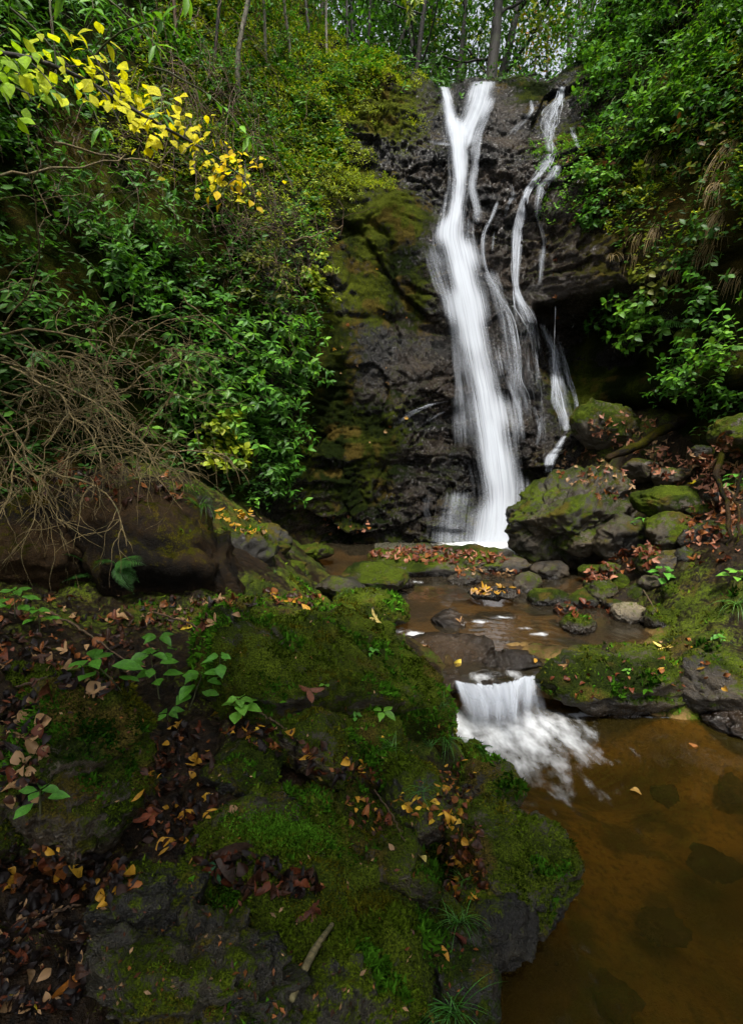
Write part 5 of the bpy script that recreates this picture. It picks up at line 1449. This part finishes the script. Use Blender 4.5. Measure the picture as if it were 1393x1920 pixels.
# ---- sedge and grass tufts
def blade_mesh(arch, seed):
    s = np.linspace(0, 1, 9)
    x_ = np.sin(s * arch) / arch; z_ = (1 - np.cos(s * arch)) / arch
    w = .008 * (1 - s ** 2.2) + .0008
    V = np.stack([np.stack([x_, w, -z_], 1), np.stack([x_, -w, -z_], 1), np.stack([x_, w * 0, -z_ - .006], 1)], 1).reshape(-1, 3)
    F = []
    for i in range(8):
        k = 3 * i
        F += [(k, k + 2, k + 5, k + 3), (k + 2, k + 1, k + 4, k + 5)]
    return mesh('blade', V, np.array(F), M['leaf_obj'])
BM = [blade_mesh(a, k) for k, a in enumerate((1.3, 1.9, 2.5))]
for k, (px, py, n, L, c, lab) in enumerate([
    (375, 952, 26, .34, (.06, .17, .02), 'arching sedge tuft on the rock peak'), (860, 1730, 34, .13, (.05, .18, .02), 'sedge tuft growing from the wet rock edge'),
    (850, 1895, 44, .17, (.05, .19, .025), 'large sedge tuft at the bottom edge beside the pool'), (790, 1485, 30, .13, (.05, .17, .03), 'drooping sedge tuft above the leaf filled cleft'),
    (835, 1385, 24, .20, (.04, .16, .02), 'grassy tuft beside the white cascade'), (735, 1405, 16, .14, (.05, .15, .02), 'small grassy tuft on the side of the mossy bank'),
    (868, 1655, 16, .12, (.05, .17, .02), 'little sedge tuft above the wet rock edge'), (805, 1400, 18, .15, (.04, .14, .02), 'grassy tuft in the shade of the mossy bank'),
    (1380, 1135, 26, .32, (.07, .19, .03), 'grass tuft at the right edge on the mossy boulder'), (1350, 1205, 18, .18, (.06, .17, .02), 'thin grass tuft hanging on the right boulder'),
    (700, 1105, 14, .18, (.04, .12, .02), 'small grass tuft on the left stream rock'), (650, 1112, 14, .18, (.04, .12, .02), 'small grass tuft on the low mossy tongue'),
    (515, 1075, 14, .2, (.05, .13, .02), 'grass tuft on the ferny waterline stone'), (830, 1320, 16, .14, (.04, .14, .02), 'grass tuft at the left end of the cascade lip'),
    (860, 1340, 16, .16, (.04, .14, .02), 'grass tuft hanging just above the foam')]):
    b_, n_ = hit(px, py)
    if b_ is None:
        continue
    r = np.random.default_rng(9100 + k)
    root = thing('sedge_tuft', lab, 'grass tuft', b_, 'sedge and grass tufts')
    for i in range(n):
        a = r.uniform(0, 2 * math.pi); e = r.uniform(.35, 1.5)
        d = np.array([math.cos(a), math.sin(a), e]) + n_ * .4
        put_leaf(BM[int(r.integers(0, 3))], root, b_, b_ + r.normal(0, .008, 3), d, UP + r.normal(0, .1, 3) - np.array([math.cos(a), math.sin(a), 0]) * .6, L * r.uniform(.55, 1.15), np.array(c) * r.uniform(.6, 1.3), 'blade')
# dry straw hanging on the right wall
for k, (px, py, n, L, lab) in enumerate([
    (1232, 425, 26, .45, 'straw tuft in the middle of the right wall'), (1355, 400, 34, .50, 'dense straw tuft near the right edge'), (1335, 455, 28, .40, 'lower straw tuft near the right edge'),
    (1385, 265, 34, .8, 'long straw hanging at the right edge'), (1235, 285, 24, .5, 'straw tuft under the broad shrub'), (1290, 290, 26, .45, 'straw tuft below the pale leaved shrub'),
    (1345, 345, 26, .45, 'upper straw tuft on the right wall'), (1265, 500, 22, .4, 'straw tuft above the ferns'), (1190, 480, 18, .3, 'thin straw tuft beside the bare brown rock'),
    (1150, 480, 14, .25, 'wispy straw on the brown rock'), (1385, 510, 22, .4, 'straw tuft at the right edge beside the shaded shrub'), (1200, 440, 18, .3, 'straw tuft under the yellowish creeper')]):
    b_, n_ = hit(px, py)
    if b_ is None:
        continue
    r = np.random.default_rng(9200 + k)
    root = thing('straw_tuft', lab, 'dry grass', b_, 'dry straw on the right wall')
    bag = Bag()
    for i in range(n):
        p = wander(b_ + np.array([r.normal(0, .07), -.03, r.normal(0, .03)]), n_ * .8 + np.array([r.normal(0, .35), 0, -.5]), L * r.uniform(.5, 1.2), 8, .06, .28, r)
        bag.add(*tube(p, np.linspace(.005, .0015, 9), 3), col=np.array([.30, .21, .075]) * r.uniform(.4, 1.15))
    link('straw', bag.mesh('straw', M['blade'], b_), root, kind='stuff')

# ---- seedlings and young plants
def seedling(label, px, py, h, whorls, ls, col, T=T_OV, lean=(0, 0), seed=0, grp='young plants on the banks', stem='stem', top=4):
    b_, n_ = hit(px, py)
    if b_ is None:
        return
    r = np.random.default_rng(9300 + seed)
    root = thing('seedling', label, 'plant', b_, grp)
    path = wander(b_ - UP * .01, np.array([lean[0], lean[1], 1.0]), h, 8, .08, 0, r)
    V, F = tube(path, np.linspace(.004, .002, 9), 5)
    link('stem', mesh('stem', V - b_, F, M[stem]), root)
    for w in range(whorls):
        s = 1 - .62 * w / max(1, whorls)
        p = path[int(s * 8)]
        m_ = top if w == 0 else 3
        a0 = r.uniform(0, 6.28)
        for q_ in range(m_):
            a = a0 + 2 * math.pi * q_ / m_ + r.normal(0, .2)
            L = ls * r.uniform(.75, 1.1) * (.85 if w == 0 else 1.0)
            off = np.array([math.cos(a), math.sin(a), .15]) * ls * (.1 if w == 0 else .35)
            d = np.array([math.cos(a), math.sin(a), r.uniform(-.25, .2)])
            k = int(r.integers(0, len(T)))
            put_leaf(tmesh(('g', id(T[k][0])), T[k], 'leaf_obj'), root, b_, p + off, d, UP + np.array([0, -.25, 0]) + r.normal(0, .12, 3), L, np.array(col) * r.uniform(.75, 1.25))
G1, G2, G3 = (.085, .27, .022), (.10, .32, .035), (.16, .40, .04)
for k, a in enumerate([
    ('leafy green seedling at the centre of the near left bank', 300, 1310, .24, 3, .105, G1, T_OV, (-.05, -.1)), ('seedling leaning left with a pale sheened leaf', 235, 1305, .20, 3, .10, G1, T_OV, (-.35, -.1)),
    ('taller seedling with a whorl of leaves above the others', 315, 1275, .26, 2, .095, G1, T_OV, (.0, .1)), ('broad leaved seedling beside the mossy ridge', 355, 1330, .19, 3, .105, G1, T_OV, (.2, -.1)),
    ('small seedling with five leaves on the mossy ridge', 412, 1262, .10, 2, .085, G2, T_OV, (0, 0)), ('bright seedling pair low beside the yellow leaf', 450, 1345, .11, 3, .075, G3, T_RO, (0, -.1)),
    ('little seedling under the broad leaved ones', 315, 1352, .05, 1, .08, G1, T_OV, (0, 0)), ('green seedling beside the round dark boulder at the left edge', 75, 1525, .09, 2, .06, G2, T_OV, (.1, 0)),
    ('tiny ferny seedling on the slate slab', 403, 1655, .07, 3, .04, (.03, .13, .05), T_LA, (0, 0)), ('two leaved sprout on the side of the mossy bank', 718, 1352, .06, 1, .075, G3, T_OV, (0, -.2)),
    ('single sprout beside the brown star shaped leaf', 612, 1292, .035, 1, .035, G3, T_RO, (0, 0)), ('small sprout cluster in the moss', 665, 1352, .05, 2, .03, G2, T_RO, (0, 0)),
    ('low leaves at the left edge under the bare thicket', 30, 1160, .18, 3, .10, G1, T_OV, (0, -.2)), ('dim seedling left of the small fern', 75, 1185, .14, 2, .09, G1, T_OV, (.1, -.1)),
    ('green sapling leaves on the right bank beside the mossy hump', 1240, 1100, .22, 3, .12, G2, T_OV, (0, -.2)), ('small green plant in the gap under the huge boulder', 1200, 1000, .22, 3, .13, G1, T_LA, (0, -.1)),
    ('green plant among the leaves at the far right', 1375, 925, .22, 3, .12, G2, T_OV, (0, 0)), ('young plant on top of the right grass boulder', 1375, 1100, .15, 2, .10, G3, T_OV, (0, 0)),
    ('little plant above the log on the right bank', 1230, 775, .25, 3, .11, G2, T_OV, (0, -.2)), ('yellow green plant beside the leaf strewn boulder', 1310, 830, .22, 3, .11, G3, T_OV, (0, 0)),
    ('tiny plant on the slab of moss at the right', 1175, 1262, .04, 2, .03, G3, T_RO, (0, 0)), ('small creeping plant on the right edge boulder', 1345, 1200, .05, 3, .045, G2, T_RO, (0, -.3)),
    ('small herb on the bank below the lowest shrub', 475, 960, .18, 3, .09, G3, T_RO, (0, 0)), ('sprout on the mossy bank near the cascade', 700, 1228, .04, 2, .04, G2, T_RO, (0, 0))]):
    seedling(*a, seed=k)

# ---- log, roots, splinter, twigs
def stick(name, label, cat, pts, rad, mat, sides=8, jit=.0, grp=None):
    c = resample(pts, 22)
    c = c + rng.normal(0, jit, c.shape)
    V, F = tube(c, np.interp(np.linspace(0, 1, 22), np.linspace(0, 1, len(rad)), rad) * (1 + (.05 if mat == 'bamboo' else .3) * rng.random(22)), sides)
    nV = len(V)
    V = np.vstack([V, c[0], c[-1]])
    caps = [(nV, (i + 1) % sides, i) for i in range(sides)] + [(nV + 1, nV - sides + i, nV - sides + (i + 1) % sides) for i in range(sides)]
    V = V + rad[0] * (.05 if mat == 'bamboo' else .25) * np.stack([fbm(V * 14, 3, 3), fbm(V * 14, 3, 4), fbm(V * 14, 3, 5)], 1)
    at = {'moss': np.clip(.45 + .9 * fbm(V * 5, 3, 6), 0, 1), 'wet': np.zeros(len(V)), 'var': slow(V, 9)} if mat in ('rock', 'dark') else None
    o = link(name, mesh(name, V - c[0], [F, np.array(caps)], M[mat], True, at), loc=Vector(c[0]))
    return tag(o, label, cat, grp)
stick('mossy_log', 'mossy dead log lying slantwise on the right talus', 'log', [P(1135, 862, 8.1), P(1190, 838, 8.0), P(1245, 805, 8.1), P(1310, 785, 8.3)], [.045, .055, .06, .045], 'dark', 12, .010)
stick('root', 'crooked dark root climbing the talus at the right', 'root', [P(1350, 850, 6.3), P(1342, 890, 6.0), P(1358, 930, 5.8), P(1366, 975, 5.6), P(1362, 1030, 5.5), P(1372, 1078, 5.4)], [.028, .026, .022, .018, .015, .012], 'dark', 8, .013)
stick('root', 'thin second root at the right edge', 'root', [P(1393, 880, 5.8), P(1380, 930, 5.7), P(1385, 990, 5.5), P(1375, 1040, 5.4)], [.014, .012, .011, .008], 'dark', 7, .010)
a_, na = hit(622, 1742); b_, nb_ = hit(545, 1862)
stick('bamboo_splinter', 'pale split bamboo splinter leaning on the bottom rocks', 'stick', [a_ + na * .012, (a_ + b_) / 2 + np.array([0, -.02, .03]), b_ + nb_ * .012], [.006, .0095, .008], 'bamboo', 6)
for k, (q1, q2, r0, lab) in enumerate([((290, 1150), (420, 1200), .006, 'thin wet twig under the seedlings'), ((30, 1290), (190, 1262), .005, 'thin twig across the litter at the left'), ((700, 1480), (760, 1580), .004, 'thin dark twig on the mossy mound'),
                                         ((180, 1350), (300, 1380), .005, 'thin twig beside the round dark boulder'), ((60, 1740), (150, 1700), .005, 'short twig in the dark bottom left litter'), ((470, 1330), (560, 1390), .004, 'dark twig below the brown star shaped leaf'),
                                         ((1190, 1085), (1230, 1150), .008, 'dark stick between the right bank stones'), ((95, 1150), (240, 1240), .007, 'slender brown stem leaning in the left litter')]):
    h1, n1 = hit(*q1); h2, n2 = hit(*q2)
    stick('twig', lab, 'twig', [h1 + n1 * r0, (h1 + h2) / 2 + np.array([0, 0, .02]), h2 + n2 * r0], [r0, r0 * .8, r0 * .5], 'dry', 5, .003)

# ---- fallen leaves
DC = {'black': (.012, .008, .007), 'brown': (.040, .016, .008), 'red': (.110, .030, .012), 'rust': (.200, .070, .018), 'yellow': (.58, .36, .03), 'tan': (.30, .18, .085), 'pink': (.33, .145, .085), 'gold': (.42, .22, .02)}
TD = [curled(t, a, 20 + k) for k, (t, a) in enumerate([(T_OV[0], .25), (T_OV[1], .5), (T_OV[2], .35), (T_LA[1], .3), (T_LA[0], .5), (T_RO[0], .3), (T_OV[2], .7)])]
TDM = [curled(t, .25, 50 + k) for k, t in enumerate(T_MAP)]
LEAFN = [0]
def fallen(px, py, size, colr, label, grp, T=None, rot=None, r=rng, lift=.004, tiltn=.22, wide=1.0, name='fallen_leaf'):
    p, n = hit(px, py)
    if p is None or p[2] < .0:
        return None
    T = T if T is not None else TD[int(r.integers(0, len(TD)))]
    a = r.uniform(0, 6.283) if rot is None else rot
    e1 = unit(np.cross(n, np.array([0, 1, .2]))); e2 = np.cross(n, e1)
    d = e1 * math.cos(a) + e2 * math.sin(a)
    me = tmesh(('d', id(T[0])), T, 'dead_obj')
    o = put_leaf(me, None, (0, 0, 0), p + n * (lift + size * .03) - d * size * .5, d, n + r.normal(0, tiltn, 3), size, np.array(colr) * r.uniform(.8, 1.2), name, wide)
    LEAFN[0] += 1
    return tag(o, label, 'leaf', grp)
for (px, py, s, c, T, rot, lab) in [
    (275, 1532, .105, (.36, .10, .045), TDM[0], .6, 'large red and yellow lobed leaf in the dark litter'), (580, 1302, .115, (.19, .075, .045), TDM[0], 1.9, 'brown star shaped leaf stuck on the mossy bank'),
    (388, 1172, .14, (.21, .080, .05), TDM[2], .4, 'brown lobed leaf on the ridge above the seedlings'), (352, 1176, .10, (.50, .36, .04), TDM[2], 2.6, 'yellow lobed leaf tucked behind the brown one'),
    (100, 1298, .13, (.10, .035, .018), TDM[2], 1.0, 'dark red lobed leaf on top of the round boulder'), (590, 1718, .085, (.09, .028, .016), TDM[1], 1.5, 'glossy wet brown lobed leaf near the bamboo splinter'),
    (55, 1866, .085, (.62, .48, .03), TD[4], 2.5, 'narrow yellow leaf in the bottom left corner'), (130, 1852, .065, (.30, .11, .015), TD[6], 1.2, 'curled orange leaf in the bottom left corner'),
    (440, 1612, .14, (.045, .028, .020), TD[5], .3, 'big dull brown leaf lying across the litter'), (142, 1634, .06, (.50, .30, .03), TD[0], .15, 'yellow leaf above the slate slab at left'),
    (600, 1455, .055, (.55, .38, .09), TD[0], -.4, 'pale yellow leaf on the mossy mound'), (390, 1498, .05, (.50, .30, .03), TD[2], .1, 'oval yellow leaf on the edge of the mossy mound'),
    (437, 1520, .035, (.34, .20, .11), TD[5], 1.4, 'small round tan leaf beside the star moss'), (790, 1610, .055, (.60, .50, .16), TD[0], -1.1, 'pale leaf standing out above the wet cleft'),
    (862, 1545, .045, (.55, .36, .06), TD[2], .2, 'yellow leaf on the mossy spur'), (810, 1897, .055, (.52, .28, .04), TD[5], .4, 'big yellow leaf on the bottom sedge tuft'),
    (835, 1790, .055, (.40, .20, .03), TD[3], 1.9, 'upright ochre leaf above the bottom sedge'), (860, 1765, .07, (.07, .020, .014), TD[2], -.9, 'glossy dark red leaf above the bottom sedge'),
    (1243, 1217, .15, (.66, .50, .12), TDM[1], .5, 'pale yellow leaf on the right end of the mossy slab'), (1298, 906, .15, (.70, .55, .02), TD[2], 1.6, 'bright yellow leaf above the smooth mossy boulder'),
    (1062, 1252, .13, (.38, .22, .10), TDM[0], .8, 'tan lobed leaf at the left end of the mossy slab'), (857, 1243, .085, (.60, .46, .05), TD[0], 1.0, 'yellow leaf on the wet brown rock'),
    (797, 1212, .09, (.32, .17, .07), TDM[1], .2, 'tan leaf on the wet brown rock'), (1003, 1240, .11, (.36, .20, .03), TD[3], 1.2, 'long ochre leaf hanging at the cascade lip'),
    (700, 1162, .11, (.60, .48, .16), TDM[1], .6, 'pale yellow leaf on the low mossy tongue'), (860, 1165, .10, (.42, .24, .11), TDM[1], .2, 'tan leaf on the leaf capped stream stone'),
    (405, 1341, .075, (.55, .38, .03), TD[0], .3, 'yellow leaf under the bright seedling'), (480, 1370, .045, (.60, .42, .03), TD[0], 0, 'small yellow leaf on the dark moss'), (335, 1365, .085, (.40, .22, .03), TDM[1], 1.3, 'yellow torn leaf below the seedlings'),
    (165, 1376, .055, (.15, .05, .03), TD[0], -.3, 'red brown leaf on the round boulder'), (360, 1617, .05, (.45, .25, .06), TD[3], .2, 'narrow yellow leaf above the slate slab at right')]:
    fallen(px, py, s, c, lab, 'fallen leaves', T, rot)
for k, (px, py, c, lab) in enumerate([(1180, 1480, (.4, .24, .06), 'tan leaf floating on the pool below the cascade'), (1290, 1395, (.34, .14, .04), 'rusty leaf floating near the right edge rock'), (1060, 1690, (.5, .36, .05), 'yellow leaf floating off the wet black rock')]):
    p = onz(px, py, .012)
    tag(put_leaf(tmesh(('d', id(TD[k][0])), TD[k], 'dead_obj'), None, (0, 0, 0), p, np.array([1, .4 * k - .5, 0]), UP, .06, c, 'floating_leaf'), lab, 'leaf', 'fallen leaves')
REG = [  # cx, cy, rx, ry, angle, litter, singles, colours, leaf size, kind, place for the label
    (335, 1480, 75, 130, .1, 190, 26, ('black', 'brown', 'brown', 'red', 'rust', 'brown', 'gold'), .065, 'o', 'in the cleft between the round boulder and the mound'),
    (110, 1640, 150, 55, .1, 190, 22, ('black', 'brown', 'black', 'red', 'brown', 'rust', 'gold'), .065, 'o', 'in the dark litter left of the slate slab'),
    (70, 1800, 110, 110, 0, 210, 16, ('black', 'black', 'brown', 'red', 'tan'), .06, 'o', 'in the bottom left corner litter'),
    (560, 1410, 170, 26, .35, 120, 18, ('black', 'brown', 'red', 'rust', 'gold'), .065, 'o', 'in the diagonal line of wet leaves across the mound'),
    (490, 1640, 120, 36, .2, 130, 12, ('black', 'brown', 'brown', 'red'), .065, 'o', 'in the hollow above the bottom rocks'),
    (130, 1210, 170, 90, .2, 260, 22, ('black', 'brown', 'brown', 'red', 'rust', 'tan'), .085, 'm', 'on the dark slope under the ferns'),
    (330, 1150, 140, 30, -.1, 110, 14, ('brown', 'red', 'black', 'rust', 'tan'), .085, 'm', 'at the foot of the dark undercut boulder'),
    (40, 1400, 50, 120, 0, 120, 10, ('black', 'brown', 'red', 'tan'), .075, 'o', 'at the left edge beside the round boulder'),
    (685, 1530, 50, 30, .4, 30, 9, ('brown', 'red', 'rust', 'gold'), .05, 'o', 'in the small hollow of the mossy mound'),
    (850, 1480, 40, 60, .3, 60, 12, ('brown', 'red', 'rust', 'gold'), .05, 'o', 'in the cleft above the mossy spur'),
    (870, 1610, 42, 95, -.15, 110, 18, ('brown', 'red', 'rust', 'brown', 'gold'), .055, 'o', 'in the wet cleft between mound and spur'),
    (800, 1520, 60, 20, .4, 24, 8, ('rust', 'gold', 'yellow'), .05, 'o', 'at the foot of the drooping sedge'),
    (545, 1122, 60, 18, .1, 60, 10, ('brown', 'red', 'rust', 'gold'), .07, 'o', 'in the gap behind the mossy ridge'),
    (820, 1042, 130, 14, .05, 170, 22, ('red', 'rust', 'brown', 'pink', 'red'), .10, 'm', 'on top of the low rock dam'),
    (910, 1075, 70, 12, 0, 40, 6, ('red', 'rust', 'tan'), .09, 'm', 'along the front of the low rock dam'),
    (925, 1108, 50, 8, 0, 26, 6, ('gold', 'tan', 'rust'), .09, 'm', 'on the stone bar in the stream'),
    (1110, 890, 80, 40, .4, 60, 14, ('tan', 'pink', 'rust', 'red'), .10, 'm', 'on the huge slanting boulder'),
    (1190, 815, 90, 40, .3, 70, 12, ('pink', 'tan', 'rust'), .11, 'm', 'around the mossy log'),
    (1290, 880, 80, 36, .3, 90, 14, ('pink', 'tan', 'pink', 'red'), .11, 'm', 'on the talus above the smooth mossy boulder'),
    (1360, 890, 40, 80, 0, 110, 14, ('pink', 'tan', 'rust', 'red'), .11, 'm', 'on the slope around the crooked root'),
    (1330, 1000, 60, 60, 0, 80, 10, ('red', 'pink', 'rust'), .10, 'm', 'on the right bank below the crooked root'),
    (1170, 1055, 80, 24, -.35, 90, 12, ('red', 'rust', 'red', 'pink'), .10, 'm', 'in the band of red leaves on the right bank'),
    (1100, 1145, 60, 18, .1, 50, 8, ('red', 'rust', 'brown'), .09, 'm', 'at the right margin of the stream'),
    (1270, 1245, 120, 50, .25, 26, 16, ('rust', 'tan', 'red', 'gold'), .085, 'o', 'scattered on the bare end of the slab'),
    (1110, 1260, 90, 50, .2, 16, 6, ('red', 'rust'), .08, 'o', 'in the moss of the slab'),
    (1110, 310, 50, 26, .2, 40, 8, ('rust', 'pink', 'rust'), .10, 'm', 'on the ledge above the brown rock'),
    (1060, 480, 60, 120, 0, 8, 3, ('rust', 'red'), .08, 'm', 'stuck on the bare brown rock'),
    (700, 680, 80, 200, 0, 14, 4, ('tan', 'gold', 'rust'), .08, 'm', 'stuck on the mossy buttress'),
    (640, 980, 60, 24, 0, 16, 5, ('rust', 'pink', 'tan'), .09, 'm', 'at the foot of the buttress by the pool'),
    (455, 975, 50, 24, .3, 30, 8, ('gold', 'tan', 'yellow'), .10, 'm', 'on the bank below the lowest shrub'),
    (660, 1480, 220, 200, 0, 10, 16, ('gold', 'tan', 'rust', 'yellow'), .045, 'o', 'lying singly on the mossy mound'),
    (150, 900, 200, 40, .1, 110, 6, ('brown', 'red', 'rust'), .10, 'm', 'caught under the bare thicket')]
NAMES = {'black': 'blackened', 'brown': 'dark brown', 'red': 'red brown', 'rust': 'rusty orange', 'yellow': 'yellow', 'tan': 'tan', 'pink': 'pinkish', 'gold': 'golden'}
litter = Bag()
r = np.random.default_rng(555)
for (cx_, cy_, rx, ry, ang, nl, ns, cols, ls, kind, place) in REG:
    ca, sa = math.cos(ang), math.sin(ang)
    def samp():
        while True:
            u, v = r.uniform(-1, 1, 2)
            if u * u + v * v < 1:
                return cx_ + u * rx * ca - v * ry * sa, cy_ + u * rx * sa + v * ry * ca
    by = {}
    for i in range(nl):
        p, n = hit(*samp())
        if p is None or p[2] < .02:
            continue
        k = int(r.integers(0, 7)) if kind == 'o' or r.random() < .5 else 7 + int(r.integers(0, 3))
        a = r.uniform(0, 6.283)
        e1 = unit(np.cross(n, np.array([.1, 1, .2]))); e2 = np.cross(n, e1)
        cc = np.array(DC[cols[int(r.integers(0, len(cols)))] if r.random() < .75 else cols[0]]) * r.uniform(.4, 1.1)
        by.setdefault(k, []).append((p + n * r.uniform(.002, .02), e1 * math.cos(a) + e2 * math.sin(a), n + r.normal(0, .17, 3), ls * (.60 if p[1] < 4.2 else .90) * r.uniform(.5, 1.2), cc))
    for k, L in by.items():
        pos, d, n, s, c = (np.array(z_) for z_ in zip(*L))
        V, F, C = mass((TD + TDM)[k], pos - unit(d) * s[:, None] * .5, d, n, s, c)
        litter.add(V, F, C)
    for i in range(ns):
        cn = cols[int(r.integers(0, len(cols)))]
        if LEAFN[0] >= 330:
            break
        sx, sy = samp()
        sf = r.uniform(.7, 1.2)
        sw = 'small' if sf < .87 else 'large' if sf > 1.04 else 'middling'
        du, dv = (sx - cx_) / rx, (sy - cy_) / ry
        where = ('lower' if dv > 0 else 'upper') + (' left' if du < -.33 else ' right' if du > .33 else ' middle')
        lab = f'{sw} {NAMES[cn]} leaf, {where}, {place}'
        fallen(sx, sy, ls * (.8 if ls < .07 else 1) * sf, DC[cn], ' '.join(lab.split()[:16]), f'fallen leaves {place}', None if kind == 'o' else TDM[int(r.integers(0, 3))] if r.random() < .55 else None, r=r, lift=.012)
# crumbs: bits of leaf and bark shed over the near bank
cr = []
for i in range(900):
    sx, sy = r.uniform(0, 900), r.uniform(1110, 1915)
    p, n = hit(sx, sy)
    if p is None or p[2] < .03:
        continue
    cr.append((p + n * .003, unit(np.cross(n, r.normal(0, 1, 3))), n + r.normal(0, .2, 3), r.uniform(.006, .022), np.array(DC[('brown', 'red', 'rust', 'tan', 'brown')[int(r.integers(0, 5))]]) * r.uniform(.4, 1.1)))
pos, d, n, s_, c = (np.array(z_) for z_ in zip(*cr))
litter.add(*mass(T_S4, pos, d, n, s_, c))
lo = link('leaf_litter', litter.mesh('leaf_litter', M['dead_mass']), kind='stuff')
tag(lo, 'wet brown leaf litter in the clefts and hollows of the banks', 'leaf litter')

# ---- moss fuzz on the near rocks
def fuzz():
    r = np.random.default_rng(4321)
    Ps, Ns, Cs, Ls = [], [], [], []
    for V, F, mo in SURF:
        f = F[:, :3] if F.shape[1] == 4 else F
        c = V[f].mean(1)
        m_ = mo[f].mean(1)
        ok = (m_ > .58) & (c[:, 1] < 5.6) & (c[:, 1] > .9) & (np.abs(c[:, 0]) < c[:, 1] * .75 + .2) & (c[:, 2] < 1.6)
        if not ok.any():
            continue
        f, c, m_ = f[ok], c[ok], m_[ok]
        nv = np.cross(V[f[:, 1]] - V[f[:, 0]], V[f[:, 2]] - V[f[:, 0]])
        ar = np.linalg.norm(nv, axis=1) * .5 * (2 if F.shape[1] == 4 else 1)
        nv = unit(nv); nv = np.where((nv[:, 2] < -.2)[:, None], -nv, nv)
        dens = 70000 / np.maximum(c[:, 1], 1.3) ** 2 * sstep(.55, .85, m_) * (.12 + 1.25 * sstep(-.12, .22, fbm(c * 9, 3, 991)))
        ex = ar * dens
        cnt = np.floor(ex + r.random(len(ex))).astype(int)
        i = np.repeat(np.arange(len(f)), cnt)
        if not len(i):
            continue
        u = r.random((len(i), 2)); fl = u.sum(1) > 1; u[fl] = 1 - u[fl]
        A, B_, C_ = V[f[i, 0]], V[f[i, 1]], V[f[i, 2]]
        Ps.append(A + (B_ - A) * u[:, :1] + (C_ - A) * u[:, 1:]); Ns.append(nv[i])
        Ls.append((.004 + .0035 * np.maximum(c[i, 1], 1.2)) * r.uniform(.5, 1.3, len(i)))
    Ps, Ns, Ls = np.vstack(Ps), np.vstack(Ns), np.concatenate(Ls)
    n = len(Ps)
    tone = np.clip(.5 + .8 * fbm(Ps * 3.4, 4, 777), 0, 1)[:, None]
    col = (np.array([.012, .020, .002]) * (1 - tone) + np.array([.070, .110, .007]) * tone) * r.uniform(.3, 1.6, (n, 1))
    spec = fbm(Ps * 4.5, 3, 881)[:, None]          # several kinds of moss side by side
    col = np.where(spec > .16, col * np.array([.75, 1.35, 1.2]), np.where(spec < -.2, col * np.array([1.25, .78, .9]), col))
    Ls = Ls * (1 + .7 * sstep(.0, .4, spec[:, 0])) * (1 + .6 * sstep(.0, .35, fbm(Ps * 12, 2, 883)))
    # star moss cushion on the mound
    hs = []
    for q_ in range(4500):
        a, b = r.normal(0, 1, 2)
        p, nn_ = hit(535 + a * 40 + 14 * b, 1562 + b * 17)
        if p is not None:
            hs.append((p, nn_))
    P2 = np.array([h[0] for h in hs]); N2 = np.array([h[1] for h in hs])
    Ps = np.vstack([Ps, P2]); Ns = np.vstack([Ns, N2]); Ls = np.concatenate([Ls, r.uniform(.007, .014, len(P2))])
    col = np.vstack([col, np.array([.060, .150, .010]) * r.uniform(.3, 1.6, (len(P2), 1))])
    n = len(Ps)
    d = unit(Ns + r.normal(0, .55, (n, 3))); s = unit(np.cross(d, r.normal(0, 1, (n, 3))))
    w = Ls * .30
    V = np.stack([Ps - s * w[:, None] - Ns * .001, Ps + s * w[:, None] - Ns * .001, Ps + d * Ls[:, None]], 1).reshape(-1, 3)
    F = np.arange(n * 3).reshape(-1, 3)
    o = link('moss', mesh('moss', V, F, M['moss'], False, {'col': np.repeat(col, 3, 0)}), kind='stuff')
    tag(o, 'short green moss growing over the near rocks and banks', 'moss')
    return n
def moss_material():
    t = NT('moss_fuzz')
    return t.done(t.n('BsdfDiffuse', i={0: t.attr('col', 0)}))
M['moss'] = moss_material()
NF = fuzz()
print('moss blades', NF, 'fallen leaves', LEAFN[0], 'objects', len(bpy.data.objects))
